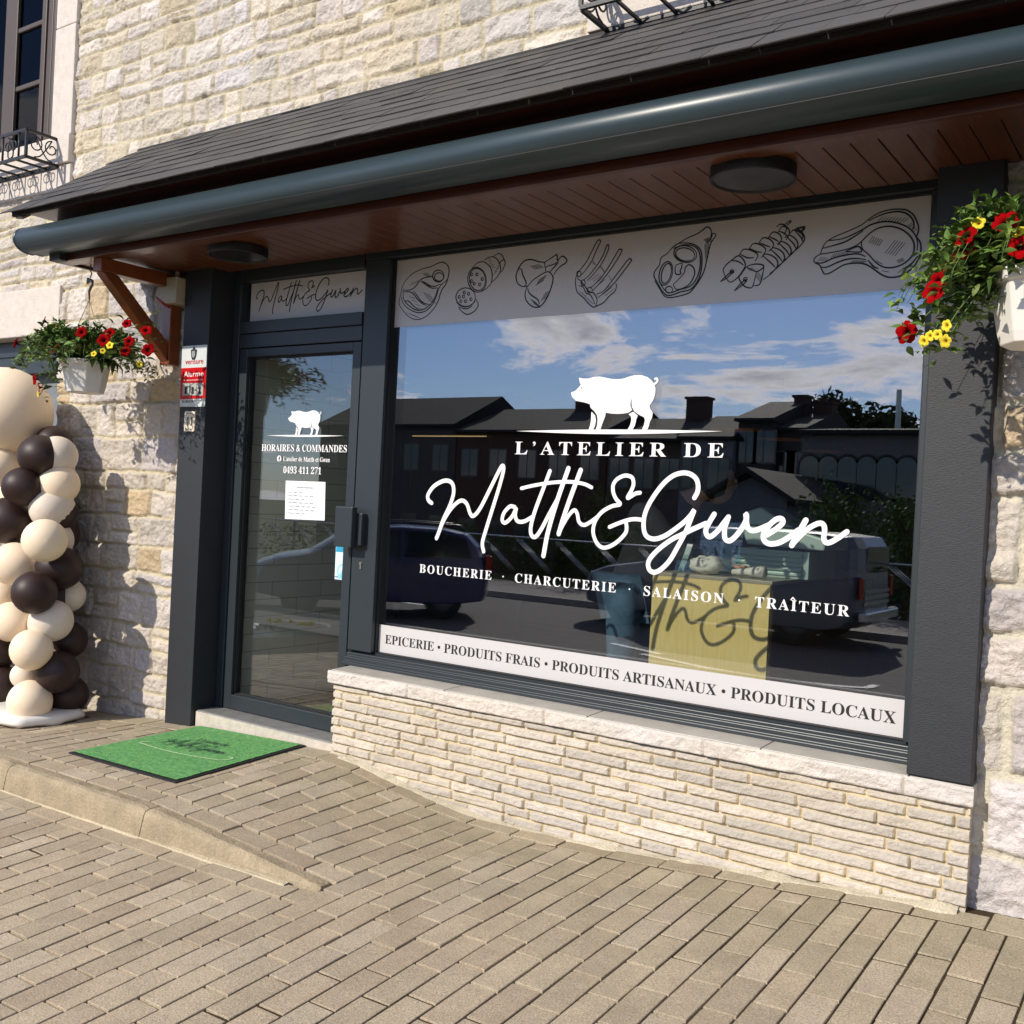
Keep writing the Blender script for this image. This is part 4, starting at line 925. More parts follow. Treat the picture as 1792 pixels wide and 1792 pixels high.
    for kk in range(16):   # a few big leaves folded over the rim
        az = rs.uniform(0, 2*math.pi); p = c+Vector((.12*math.cos(az), .12*math.sin(az), .01))
        leaf_into(co, fc, ti, p, Vector((math.cos(az), math.sin(az), -.45)), Vector((0, 0, 1)), rs.uniform(.07, .11), rs.uniform(.04, .055), np.array(greens[rs.randint(3)])*.9, .5)
    sb.build('stems', M_STEM, e, smooth=True)
    color_mesh('foliage', co, fc, ti, M_LEAF, e, smooth=True)
    red = rgb(150, 4, 10); rd = rgb(30, 2, 6); yel = rgb(236, 214, 66); yd = rgb(170, 130, 30)
    for lst, r_, col, dk, nm in ((reds, .034, red, rd, 'red_flower'), (yels, .019, yel, yd, 'yellow_flower')):
        for q in lst:
            p = Vector(q); n_ = (p-(c+Vector((0, .05, -.05)))).normalized()*.6+Vector((rs.uniform(-.3, .3), -.8, rs.uniform(-.1, .35)))
            flower(nm, p, n_, r_*rs.uniform(.85, 1.12), np.array(col)*rs.uniform(.75, 1.15), dk, e, rs)
    return e
LB = Vector(at(151, 632, -.38))
redL = [at(x, y, -.43-d) for x, y, d in ((77,562,.02),(94,573,.05),(142,581,.13),(192,582,.10),(182,595,.14),(226,597,-.02),(83,602,.12),(95,607,.14),(48,617,.05),(27,600,0),(219,614,-.02),(60,664,.05),(68,678,.03),(259,612,-.07),(222,566,-.04),(256,578,-.07))]
yelL = [at(x, y, -.43-d) for x, y, d in ((62,578,.05),(83,570,.04),(100,583,.1),(180,614,.15),(164,619,.16),(244,637,-.05),(192,604,.13),(66,690,.02))]
basket((LB.x, -.38, LB.z), 'hanging basket of red and yellow petunias in front of the timber bracket by the door', 21, .32, 4200, redL, yelL, (.0, .0), 2.545)
RB = Vector(at(1832, 480, -.36))
redR = [at(x, y, -.46-d) for x, y, d in ((1691,412,.12),(1760,388,.10),(1784,432,.12),(1688,432,.08),(1640,492,.12),(1632,510,.13),(1586,582,.03),(1660,458,.02))]
yelR = [at(x, y, -.46-d) for x, y, d in ((1712,390,.10),(1780,405,.11),(1656,570,.10),(1627,588,.06),(1654,597,.08),(1616,597,.05),(1640,585,.07))]
basket((RB.x, -.36, RB.z), 'hanging basket of red and yellow petunias before the right pillar', 33, .29, 3600, redR, yelR, (-.1, .03), 2.545, k=1.18)
# ------------------------------------------------------------------ balloon column
BX = at(62, 1000, -.30).x
gz = float(ground(-5.6, -.4))
BC = empty('balloon_column', (-5.60, -.37, gz+.01), 'column of beige and dark brown balloons on a white base left of the door', 'balloon column')
M_BEIGE = mat('beige_balloon', rgb(242, 222, 194), .55, 0, .02, 3, spec=.25, sss=.25)
M_CREAM = mat('cream_balloon', rgb(222, 210, 194), .55, 0, .02, 3, spec=.25, sss=.2)
M_CHOC = mat('chocolate_balloon', rgb(46, 29, 26), .5, 0, .05, 3, spec=.4)
BAL = [(8,722,79,-.30,'b'),(70,798,37,-.36,'d'),(-4,815,37,-.36,'b'),(39,852,34,-.44,'d'),(100,848,33,-.22,'c'),(14,911,41,-.42,'d'),(92,890,38,-.30,'c'),(78,946,38,-.48,'b'),(110,936,29,-.20,'d'),(25,987,38,-.44,'b'),(106,994,38,-.30,'d'),(60,1037,38,-.50,'d'),(120,1042,29,-.20,'c'),(-2,1045,34,-.36,'b'),(20,1088,35,-.40,'b'),(90,1086,37,-.38,'c'),(-8,1140,35,-.40,'d'),(119,1120,33,-.22,'d'),(55,1137,36,-.50,'b'),(42,1182,23,-.44,'c'),(101,1176,37,-.36,'d'),(0,1196,33,-.40,'d'),(121,1216,33,-.24,'d'),(52,1228,38,-.48,'b'),(30,880,46,-.13,'b'),(70,930,46,-.12,'d'),(40,1020,46,-.12,'b'),(72,1120,44,-.12,'b'),(70,1060,44,-.13,'d'),(60,1200,40,-.15,'b'),(50,905,40,-.16,'b'),(60,990,38,-.15,'d'),(50,1080,38,-.14,'b'),(55,1165,36,-.15,'c'),(40,790,44,-.18,'b'),(60,850,40,-.16,'d'),(-60,770,40,-.30,'d'),(-50,860,40,-.3,'b'),(-60,950,40,-.3,'c'),(-55,1040,40,-.3,'d'),(-55,1130,38,-.3,'b'),(-50,1215,36,-.3,'c')]  # the rearmost balloons are unseen, added to close gaps in the wall shadow
for (px, py, r, y, k) in BAL:
    y += .02
    if y == -.24 and False: pass
    c = at(px, py, y); e_ = at(px, py+r, y); rad = (e_-c).length*1.0
    tip = Vector((-5.60, -.37, c.z))-c; tip.z = 0; tip = tip.normalized() if tip.length > .02 else Vector((0, 0, -1))
    q = tip.to_track_quat('Z', 'Y').to_matrix()
    b = MB(); b.sphere((0, 0, 0), rad, 28, 18, (1, 1, 1), f=lambda d: 1+.10*max(0, d.z)**3-.0*d.z)
    b.v = [tuple(c+q @ Vector(v)) for v in b.v]
    # the little knot that faces outwards on some balloons
    b.build('balloon', {'b': M_BEIGE, 'd': M_CHOC, 'c': M_CREAM}[k], BC, smooth=True)
for i in range(9):  # more unseen balloons, added behind the front ones to make the shadow solid
    for (x_, y_, r_) in ((-5.64, -.26, .118), (-5.86, -.15, .11)):
        b = MB(); b.sphere((x_+.02*math.sin(i*2.1), y_, .16+.165*i+(.08 if x_ < -5.7 else 0)), r_, 24, 16); b.build('balloon', (M_CHOC, M_BEIGE, M_CREAM)[(i+(x_ < -5.7)) % 3], BC, smooth=True)
b = MB(); b.tube([(-5.60, -.37, gz+.05), (-5.66, -.30, 1.55)], .012, 10); b.build('pole', M_WHITEP, BC)
# moulded base
b = MB(); bc = at(70, 1272, -.32); 
n = 48; prof = [(.0, .0), (.255, .0), (.27, .012), (.275, .035), (.268, .060), (.245, .072), (.14, .078), (.0, .080)]
vs = []
for r_, z_ in prof:
    for j in range(n):
        a = 2*math.pi*j/n; sq = 1/max(abs(math.cos(a)), abs(math.sin(a)))**.55; foot = .014*(max(0, math.cos(4*a))**3) if z_ < .02 and r_ > .1 else 0
        vs.append((-5.60+r_*sq*math.cos(a)*.98, -.385+r_*sq*math.sin(a)*.86, gz+.004+z_-0+(.016-foot if z_ < .02 and r_ > .1 else 0)))
b.add(vs, [(i*n+j, i*n+(j+1) % n, (i+1)*n+(j+1) % n, (i+1)*n+j) for i in range(len(prof)-1) for j in range(n)])
b.build('base', M_WHITEP, BC, smooth=True)
# ------------------------------------------------------------------ door mat
mz = lambda x, y: float(ground(x, y))+.004
X0, X1, Y0, Y1 = -4.605, -3.775, -.765, .022
def warp_grid(b, x0, x1, y0, y1, h, nx=14, ny=14, mi=0, f=None):
    vs = [(x0+(x1-x0)*i/nx, y0+(y1-y0)*j/ny) for j in range(ny+1) for i in range(nx+1)]
    vs = [(x, y, mz(x, y)+h+(f(x, y) if f else 0)) for x, y in vs]
    b.add(vs, [(j*(nx+1)+i, j*(nx+1)+i+1, (j+1)*(nx+1)+i+1, (j+1)*(nx+1)+i) for j in range(ny) for i in range(nx)], mi)
b = MB(); warp_grid(b, X0, X1, Y0, Y1, .004)
n0 = len(b.v); e = b.v[:15]; 
for (xa, xb, ya, yb) in ((X0, X1, Y0, Y0), (X1, X1, Y0, Y1), (X0, X0, Y0, Y1), (X0, X1, Y1, Y1)):
    k = 14; vs = []
    for i in range(k+1):
        x = xa+(xb-xa)*i/k; y = ya+(yb-ya)*i/k; vs += [(x, y, mz(x, y)+.004), (x, y, mz(x, y)-.004)]
    b.add(vs, [(2*i, 2*i+1, 2*i+3, 2*i+2) for i in range(k)])
MAT = b.build('door_mat', mat('black_rubber', rgb(30, 31, 32), .7), origin=(-4.19, -.37, mz(-4.19, -.37))); tag(MAT, 'green door mat with black rubber edge and dark shop lettering before the step', 'door mat')
M_PILE = mat('green_pile', rgb(132, 190, 110), .95, 0, .22, 42, 1.0, 260, detail=9, col2=rgb(70, 142, 84))
b = MB(); warp_grid(b, X0+.016, X1-.016, Y0+.016, Y1-.010, .0085, 150, 150, f=lambda x, y: .0022*mnoise.noise(Vector((x*190, y*190, 0)))+.0012*mnoise.noise(Vector((x*60, y*60, 3)))); b.build('pile', M_PILE, MAT)
M_INK = mat('dark_mat_print', rgb(24, 48, 44), .9, 0, .3, 60)
def matpt(u, v): x = X0+(X1-X0)*u; y = Y0+(Y1-Y0)*v; return (x, y, mz(x, y)+.0125)
# the print lies along the far half of the mat and reads from the street
f = Film(0); 
for w, pts in STROKES:
    f.ribbon([((p[0]-sx0)/(sx1-sx0), (p[1]-sz0)/(sz1-sz0)) for p in pts[::2]+[pts[-1]]], .017*w)
b = MB(); b.add([matpt(.22+.56*v[0], .45+.19*v[2])[:2]+(matpt(.22+.56*v[0], .45+.19*v[2])[2]-v[1]*.5,) for v in f.mb.v], f.mb.f); b.build('lettering', M_INK, MAT)
text("L’atelier de", .36, .64, .66, .715, 0, M_INK, 'lettering', MAT, xform=lambda a, c: matpt(a, c))
f = Film(0); arc = [(.15+.72*i/30, .40-.035*math.sin(math.pi*i/30)+.02*(i/30)) for i in range(31)]
arc = arc+[(.90, .46), (.895, .50), (.86, .50)]; arc = [(.17, .46), (.145, .43)]+arc
f.ribbon(spline(arc, 4), .009); b = MB(); b.add([matpt(v[0], v[2]) for v in f.mb.v], f.mb.f); b.build('printed_line', mat('pale_mat_print', rgb(196, 226, 170), .9, 0, .2, 60), MAT)
# ------------------------------------------------------------------ alarm sign, house number, siren, notices
SY = -.004
SG = film('alarm_sign', mat('sign_plate', rgb(206, 212, 212), .3, 0, .05, 6), [(319,606),(362.3,603),(358,711.5),(314.6,711.7)], SY-.002, None, .004)
SG.location = (0, 0, 0); tag(SG, 'red and white alarm company sign on the left pillar', 'sign')
def quad(px): return px
film('red_panel', mat('sign_red', rgb(196, 18, 26), .3), [(317.3,644.5),(360.9,642.3),(358.8,697),(315,699)], SY-.0035, SG, .001)
x0, x1, z0, z1 = pbox((324,634), (324,637.6), (355.5,631), (355.5,636), SY-.004)
text('verisure', x0, x1, z0, z0+.030, SY-.004, mat('sign_red_ink', rgb(200, 24, 34), .4), 'lettering', SG, serif=False)
x0, x1, z0, z1 = pbox((322,650), (321.5,659.5), (356,649), (356,658.5), SY-.0055)
text('Alarme', x0, x1, z0, z1, SY-.0055, M_WHITEV, 'lettering', SG, serif=False)
x0, x1, z0, z1 = pbox((322,664), (321.5,667), (354,663), (354,665), SY-.0055); text('Vidéosurveillance', x0, x1, z0, z0+.008, SY-.0055, M_WHITEV, 'lettering', SG, serif=False)
for i in range(3):
    u = 320+i*12.2; a = at(u, 670.5, SY-.0055); d = at(u+10.5, 692, SY-.0055)
    b = MB(); b.box(a.x, d.x, SY-.0055, SY-.005, d.z, a.z); b.build('pictogram', mat('pictogram_grey', rgb(170, 174, 170), .5), SG)
    b = MB(); cx = (a.x+d.x)/2; cz2 = (a.z+d.z)/2; y_ = SY-.0065
    b.add([(cx+.010*math.cos(q*math.pi/6), y_, cz2+.004+.010*math.sin(q*math.pi/6)) for q in range(12)], [tuple(range(12))]); b.add([(cx-.012, y_-.0003, cz2-.026), (cx+.012, y_-.0003, cz2-.026), (cx+.006, y_-.0003, cz2-.004), (cx-.006, y_-.0003, cz2-.004)], [(0, 1, 2, 3)])
    b.build('pictogram_mark', M_BLACKV, SG)
x0, x1, z0, z1 = pbox((318,701.5), (318,704.5), (353,701), (353,704), SY-.004); text('02 588 00 00', x0, x0+(x1-x0)*.58, z0, z0+.013, SY-.004, M_BLACKV, 'lettering', SG, serif=False)
f = Film(SY-.004); c = at(340, 619, SY); f.poly([(c.x+a, c.z+z) for a, z in ((-.026,.022),(-.012,.024),(0,.044),(.012,.024),(.026,.022),(.022,-.012),(.012,-.034),(-.012,-.034),(-.022,-.012))]); f.build('emblem', M_BLACKV, SG)
f = Film(SY-.0052); f.poly([(c.x+a, c.z+z) for a, z in ((-.014,.014),(.012,.016),(.013,-.010),(.004,-.024),(-.010,-.020),(-.016,-.004))]); f.build('emblem_face', mat('emblem_grey', rgb(150, 156, 158), .4), SG)
c = at(333.5, 737.5, 0); b = MB(); pts = []
for i in range(64):
    a = 2*math.pi*i/64; ca_, sa_ = math.cos(a), math.sin(a); q = 1/max(abs(ca_)/.046, abs(sa_)/.058); q *= 1-.05*(.5+.5*math.cos(8*a)); pts.append((c.x+q*ca_, c.z+q*sa_))
b.prism_y(pts, -.008, -.0004); HN = b.build('house_number', mat('cream_enamel', rgb(222, 210, 184), .3), origin=(c.x, -.004, c.z)); tag(HN, 'small cream enamel plaque reading 41 under the alarm sign', 'house number')
text('41', c.x-.031, c.x+.031, c.z-.023, c.z+.023, -.0088, M_BLACKV, 'lettering', HN, 1.25)
f = Film(-.0086)
for sx_ in (-1, 1):
    for sz_ in (-1, 1): f.ribbon(spline([(c.x+sx_*.034, c.z+sz_*.030), (c.x+sx_*.026, c.z+sz_*.043), (c.x+sx_*.012, c.z+sz_*.046), (c.x+sx_*.004, c.z+sz_*.041)], 4), .0032)
f.build('scroll_border', M_BLACKV, HN)
# siren box
b = MB(); P = [(-5.055,2.435),(-5.075,2.405),(-4.90,2.372),(-4.896,2.525),(-5.04,2.530)]
P = [(-5.085,2.425),(-4.985,2.372),(-4.895,2.372),(-4.895,2.520),(-5.03,2.522)]
b.prism_y(P, -.055, .055); SI = b.build('alarm_siren', M_BEIGEP, origin=(-4.98, .0, 2.45), bevel=.006); tag(SI, 'beige alarm siren box with red light tucked under the canopy beside the bracket', 'siren')
b = MB(); b.tube([(-5.098, -.02, 2.438), (-5.075, -.035, 2.405), (-5.03, -.035, 2.39), (-4.99, -.02, 2.362)], [.014,.018,.018,.012], 10); b.build('red_light', M_RED, SI, smooth=True)
b = MB(); b.tube([(-4.96, .0, 2.52), (-4.96, .0, 2.56)], .012, 8); b.build('cable_gland', M_BEIGEP, SI)
# papers on the door
PN = film('notice', mat('white_paper', (.82, .83, .86), .8, 0, .01), [(500,841),(569.5,843.5),(568,911),(498.5,908)], .2095, None, .0008); tag(PN, 'white sheet of printed opening hours taped to the door glass', 'notice')
M_GREYINK = mat('grey_ink', rgb(120, 122, 130), .8)
x0, x1, z0, z1 = pbox((520,852), (520,854), (548,853), (548,855), .2085); text("Horaires d’ouverture", x0, x1, z0, z0+.0085, .2085, M_GREYINK, 'lettering', PN)
for i, t_ in enumerate(("Lundi : 10h00 - 18h30", "Mardi : 09h00 - 12h30 / 13h30 - 18h30", "Mercredi : 09h00 - 13h00", "Jeudi : 09h00 - 12h30 / 13h30 - 18h30", "Vendredi : 09h00 - 12h30 / 13h30 - 19h00", "Samedi : 09h00 - 12h30 / 13h30 - 18h00", "Dimanche : 09h00 - 13h00")):
    a = at(504.5, 860.5+i*6.1, .2085); text(t_, a.x, a.x+.0052*len(t_), a.z-.004, a.z+.0032, .2085, M_GREYINK, 'lettering', PN, serif=False)
PB2 = film('sticker', mat('pale_blue_paper', rgb(208, 232, 240), .4), [(588,955),(622.5,957),(620.5,1017),(585.5,1013.5)], .205, None, .0008); tag(PB2, 'blue and white leaflet stuck to the door below the handle', 'leaflet')
film('blue_header', mat('blue_ink', rgb(40, 150, 190), .5), [(588.4,955.5),(622.2,957.5),(621.8,968),(588,965.5)], .2042, PB2, .0004)
f = Film(.2042); a = at(598, 1000, .2042)
f.ribbon(spline([(a.x-.015, a.z-.03), (a.x+.01, a.z+.0), (a.x+.04, a.z+.05)], 4), .022); f.ribbon(ell(a.x, a.z, .03, .035, 0, 14), .008); f.build('blue_picture', mat('pale_blue_ink', rgb(140, 200, 224), .5), PB2)
film('dark_footer', M_GREYINK, [(586.2,1008),(620.8,1011),(620.7,1013),(586.1,1010)], .2042, PB2, .0004)
# ------------------------------------------------------------------ wrought iron window guards
def scroll(cx, cz, r, turns, a0, sgn=1, n=26): return [(cx+r*(1-.78*i/n)*math.cos(a0+sgn*turns*2*math.pi*i/n), cz+r*(1-.78*i/n)*math.sin(a0+sgn*turns*2*math.pi*i/n)) for i in range(n+1)]
def guard(x0, x1, z0, z1, label, mirror=False):
    e = empty('window_guard', ((x0+x1)/2, .04, z0), label, 'window guard', 'wrought iron window guards'); ya, yb = .06, -.17
    b = MB(); t = .0085
    for z in (z0, z1):
        b.box(x0, x1, yb-t, yb+t, z-t, z+t)
        for x in (x0, x1): b.box(x-t, x+t, yb+t, ya, z-t, z+t)
    b.box(x0, x1, ya-.02, ya, z0-t*1.2, z0+t*1.2)
    for x in (x0, x1):
        for y in (yb, ya-.012): b.box(x-t, x+t, y-t+.001, y+t-.001, z0+t, z1-t)
    for x in np.arange(x0+.16, x1-.05, .16): b.box(x-.006, x+.006, yb+t, ya-.02, z0-.006, z0+.006)
    b.build('frame', M_IRON, e)
    b = MB(); h = z1-z0; zc_ = (z0+z1)/2; r = .0045
    for x in np.arange(x0+.09, x1-.04, .19):
        b.box(x+.095-.005, x+.095+.005, yb-.005, yb+.005, z0+.008, z1-.008)
        for s_ in (1, -1):
            P = scroll(x+s_*.035, zc_+.012, h*.30, 1.3, math.pi*.5, s_); P = P+[]; b.tube([(p[0], yb, p[1]) for p in P], r, 6)
            b.tube([(p[0], yb, p[1]) for p in spline([(x+s_*.035, zc_+.012+h*.3), (x-s_*.02, zc_+.03), (x-s_*.03, z0+.03), (x, z0+.01)], 4)], r, 6)
    for x in (x0, x1):
        ym = (ya+yb)/2
        for s_ in (1, -1):
            b.tube([(x, p[0], p[1]) for p in scroll(ym+s_*.055, zc_+.01, h*.30, 1.25, math.pi*.5, s_)], r, 6)
            b.tube([(x, p[0], p[1]) for p in spline([(ym+s_*.055, zc_+.01+h*.3), (ym+s_*.02, zc_), (ym-s_*.02, z0+.03), (ym-s_*.06, z0+.012)], 4)], r, 6)
    b.build('scrollwork', M_IRON, e, smooth=True)
    return e
guard(-7.72, -6.31, 3.375, 3.545, 'black wrought iron window guard with scrolls at the upper left window')
guard(-2.226, -.95, 3.355, 3.525, 'black wrought iron window guard above the slate canopy at the top edge')
# ------------------------------------------------------------------ things inside the shop
def wood_panel(name, c1, c2): return mat(name, c1, .5, 0, .1, 9, .05, 60, stretch=(14, 14, .8), col2=c2)
M_OAK = wood_panel('pale_oak_panel', rgb(244, 222, 146), rgb(232, 202, 122))
M_OAKSHADE = wood_panel('shaded_oak_panel', rgb(120, 108, 92), rgb(104, 92, 78))  # same oak, with the shade of the counter's side put into its colour
CX0, CX1, CY0, CY1 = -2.292, -1.684, .87, 2.55
CN = empty('counter', (-1.99, 1.4, .085), 'pale oak shop counter standing behind the window glass', 'counter')
b = MB(); b.box(CX0, CX1-.006, CY0, CY0+.02, .09, 1.018); b.build('front_panel', M_OAK, CN)
b = MB(); b.box(CX1-.024, CX1, CY0+.021, CY1, .09, .995); b.build('side_panel', M_OAKSHADE, CN)
b = MB(); b.box(CX0, CX1-.025, CY0+.021, CY1, .09, .99); b.build('body', M_OAKSHADE, CN)
b = MB(); b.box(CX0, CX1+.004, CY0-.002, CY1, 1.0185, 1.036); b.build('worktop', mat('counter_top', rgb(168, 160, 136), .35, 0, .08, 9), CN, bevel=.002)
TZ = 1.036
VM = empty('vacuum_sealer', (-1.81, 1.3, TZ), 'grey table-top vacuum sealer with raised lid on the shop counter', 'kitchen machine')
M_MINT = mat('mint_grey_metal', rgb(178, 200, 188), .4, .1, .04, 5)
b = MB(); x0, x1 = -2.005, -1.625
b.box(x0, x1, 1.2, 1.62, TZ, TZ+.135)
for i in range(5): b.box(x0-.002, x1-.03, 1.19, 1.1995, TZ+.014+.023*i, TZ+.030+.023*i)
b.build('base', M_MINT, VM, bevel=.004)
b = MB(); b.prism_y([(-1.955,TZ+.155),(-1.56,TZ+.145),(-1.555,TZ+.20),(-1.72,TZ+.245),(-1.995,TZ+.25)], 1.22, 1.6); b.build('lid', M_MINT, VM, bevel=.01)
b = MB(); b.prism_y([(-1.99,TZ+.252),(-1.72,TZ+.247),(-1.90,TZ+.345),(-1.97,TZ+.32)], 1.24, 1.55); b.build('hood', M_MINT, VM, bevel=.01)
AC = empty('leaflet_stand', (-2.13, 1.1, TZ), 'clear acrylic leaflet stand on the left of the shop counter', 'leaflet stand')
M_ACR = glass_mat('acrylic', .10, (.80, .90, .86)); M_PAPER = mat('leaflet_paper', (.8, .8, .82), .7)
b = MB()
for (xa, w, h, y) in ((-2.25,.10,.15,1.02),(-2.17,.13,.24,1.10),(-2.08,.11,.26,1.16)): b.hexa([(xa,y,TZ),(xa+w,y,TZ),(xa+w,y+.003,TZ),(xa,y+.003,TZ),(xa,y+.06,TZ+h),(xa+w,y+.06,TZ+h),(xa+w,y+.063,TZ+h),(xa,y+.063,TZ+h)])
b.build('sheet', M_ACR, AC)
b = MB(); b.hexa([(-2.235,1.03,TZ+.002),(-2.205,1.03,TZ+.002),(-2.205,1.034,TZ+.002),(-2.235,1.034,TZ+.002),(-2.21,1.075,TZ+.14),(-2.18,1.075,TZ+.14),(-2.18,1.079,TZ+.14),(-2.21,1.079,TZ+.14)]); b.build('leaflet', M_PAPER, AC)
M_CLOTH = mat('white_cloth', rgb(226, 226, 210), .85, 0, .05, 20, .3, 60)
b = MB(); b.sphere((-2.06, .98, TZ+.045), .05, 24, 14, (1.75, 1.1, .9), f=lambda d: 1+.10*math.sin(9*d.x+5*d.z)+.06*math.sin(14*d.y)); o = b.build('paper_roll', M_CLOTH, smooth=True, origin=(-2.06, .98, TZ)); tag(o, 'crumpled white cloth bundle at the middle of the counter edge', 'cloth')
b = MB(); b.tube([(-1.93, 1.0, TZ+.022), (-1.86, .99, TZ+.028), (-1.80, .98, TZ+.032), (-1.76, .975, TZ+.034)], [.014, .017, .026, .030], 14); o = b.build('paper_roll', M_CLOTH, smooth=True, origin=(-1.85, .99, TZ)); tag(o, 'long white rolled paper lying on the counter in front of the sealer', 'paper roll')
# pendant lamps
M_SHADE = mat('black_shade', (.012, .012, .013), .45); M_GOLD = mat('gold_lining', rgb(214, 150, 44), .35, .3, .05, 6)
for (x, y, lb) in ((-3.132, 3.83, 'black pendant lamp with gold lining, nearest the window'), (-3.108, 4.765, 'black pendant lamp with gold lining, middle of the row'), (-3.203, 6.21, 'black pendant lamp with gold lining, farthest inside the shop')):
    e = empty('pendant_lamp', (x, y, 2.0), lb, 'lamp', 'pendant lamps over the shop floor')
    b = MB(); b.lathe([(.205, 0), (.19, .02), (.07, .30), (.03, .33), (.0, .335)], (x, y, 2.0), 40); b.build('lamp_shade', M_SHADE, e, smooth=True)
    b = MB(); b.lathe([(.203, .001), (.187, .02), (.067, .295), (0, .30)], (x, y, 1.999), 40); b.build('lining', M_GOLD, e, smooth=True)
    b = MB(); b.sphere((x, y, 2.09), .045, 16, 10); b.build('bulb', emit_mat('warm_bulb', (1, .62, .25), .9), e, smooth=True)
    b = MB(); b.tube([(x, y, 2.33), (x, y, 2.66)], .004, 6); b.build('cord', M_SHADE, e)
# lit wall cabinet
CB = empty('display_cabinet', (-4.92, 2.7, .09), 'dark display cabinet with a warm light strip along its top', 'cabinet')
b = MB(); b.box(-5.32, -4.52, 2.5, 2.53, .09, .9); b.box(-5.32, -4.52, 3.0, 3.02, .09, 1.84); b.box(-5.32, -5.29, 2.531, 3.0, .09, 1.84); b.box(-4.55, -4.52, 2.531, 3.0, .09, 1.84); b.box(-5.32, -4.52, 2.5, 3.02, 1.842, 1.87); b.build('carcass', mat('dark_cabinet', rgb(54, 44, 36), .6), CB)
b = MB(); b.box(-5.28, -4.56, 2.503, 2.515, 1.829, 1.836); b.build('light_strip', emit_mat('warm_led', (1, .66, .3), .55), CB)
# ------------------------------------------------------------------ person leaning over the counter
def skin_body(name, verts, edges, radii, m, parent, root=0, sub=2):
    me = bpy.data.meshes.new(name); me.from_pydata(verts, edges, []); o = bpy.data.objects.new(name, me); COL.objects.link(o)
    sk = o.modifiers.new('skin', 'SKIN'); sk.use_smooth_shade = True
    lay = me.skin_vertices[0].data
    for i, r_ in enumerate(radii): lay[i].radius = r_ if isinstance(r_, tuple) else (r_, r_)
    lay[root].use_root = True
    s_ = o.modifiers.new('sub', 'SUBSURF'); s_.levels = sub; s_.render_levels = sub
    dg = bpy.context.evaluated_depsgraph_get(); dg.update(); ev = o.evaluated_get(dg); nm = bpy.data.meshes.new_from_object(ev)
    bpy.data.objects.remove(o); nm.materials.clear(); nm.materials.append(m)
    o = bpy.data.objects.new(name, nm); COL.objects.link(o); nm.polygons.foreach_set('use_smooth', [True]*len(nm.polygons)); place(o, parent)
    return o
FZ = .088
PX, PY = -2.64, 1.32
PS = empty('person', (PX, PY, FZ), 'person in a dark jacket and blue jeans bending over the left end of the counter', 'person')
M_SKIN = mat('skin', rgb(206, 158, 132), .6, 0, .05, 10, sss=.15); M_JEAN = mat('washed_denim', rgb(84, 118, 140), .9, 0, .22, 9, .4, 200, col2=rgb(50, 76, 98)); M_JACK = mat('dark_jacket', rgb(34, 36, 44), .85, 0, .2, 10, .3, 90); M_HAIR = mat('dark_hair', rgb(34, 26, 22), .6)
hip = Vector((PX, PY, .93)); chest = Vector((PX+.20, PY+.02, 1.30)); neck = Vector((PX+.32, PY+.06, 1.42)); head = Vector((PX+.40, PY+.10, 1.48))
V = [hip, hip.lerp(chest, .5), chest, neck, head,
     Vector((PX+.16, PY-.20, 1.32)), Vector((PX+.36, PY-.24, 1.13)), Vector((PX+.52, PY-.12, 1.09)), Vector((PX+.62, PY-.10, 1.08)),
     Vector((PX+.20, PY+.23, 1.32)), Vector((PX+.38, PY+.26, 1.13)), Vector((PX+.54, PY+.16, 1.09)), Vector((PX+.62, PY+.15, 1.08)),
     Vector((PX+.0, PY-.10, .88)), Vector((PX+.03, PY-.13, .50)), Vector((PX-.03, PY-.14, .16)), Vector((PX+.12, PY-.16, .115)),
     Vector((PX+.0, PY+.10, .88)), Vector((PX+.05, PY+.12, .50)), Vector((PX-.02, PY+.13, .16)), Vector((PX+.13, PY+.14, .115))]
E_ = [(0,1),(1,2),(2,3),(3,4),(2,5),(5,6),(6,7),(7,8),(2,9),(9,10),(10,11),(11,12),(0,13),(13,14),(14,15),(15,16),(0,17),(17,18),(18,19),(19,20)]
rad = [.13,.125,.135,.055,.05,.06,.045,.034,.022,.06,.045,.034,.022,.085,.06,.042,.035,.085,.06,.042,.035]
skin_body('body', V, E_, rad, M_SKIN, PS)
b = MB(); b.sphere(head+Vector((.02, .03, .02)), .098, 24, 16, (.9, .95, 1.15)); b.sphere(head+Vector((.085, .09, .01)), .018, 10, 8, (1, .8, 1.2))
for s_ in (-1, 1): b.sphere(head+Vector((.02+.065*s_, .03-.065*s_, .02)), .022, 10, 8, (.7, .4, 1.2))
b.build('head', M_SKIN, PS, smooth=True)
b = MB()
for s_ in (-1, 1): b.sphere(head+Vector((.075+.03*s_, .085-.03*s_, .035)), .011, 10, 8)
b.build('eyes', M_WHITEP, PS, smooth=True)
b = MB(); b.sphere(head+Vector((.008, .012, .045)), .108, 24, 14, (1.0, 1.0, 1.12), f=lambda d: 1 if d.x+d.y < .55 or d.z > .6 else .78); b.build('hair', M_HAIR, PS, smooth=True)
def hand(base, s_, side):
    for k in range(4):
        o_ = base+Vector((.06, side*(-.03+.02*k), 0)); L_ = (.06, .075, .07, .055)[k]
        ch = [base+Vector((.02, side*(-.015+.01*k), 0)), o_, o_+Vector((L_*.5, 0, -.006)), o_+Vector((L_*.9, 0, -.022))]
        skin_body('finger', ch, [(0,1),(1,2),(2,3)], [.012,.0095,.0085,.007], M_SKIN, PS, sub=1)
    ch = [base+Vector((.0, -side*.015, 0)), base+Vector((.03, -side*.045, -.004)), base+Vector((.065, -side*.055, -.012))]
    skin_body('thumb', ch, [(0,1),(1,2)], [.012,.011,.009], M_SKIN, PS, sub=1)
hand(V[8], 1, 1); hand(V[12], 1, -1)
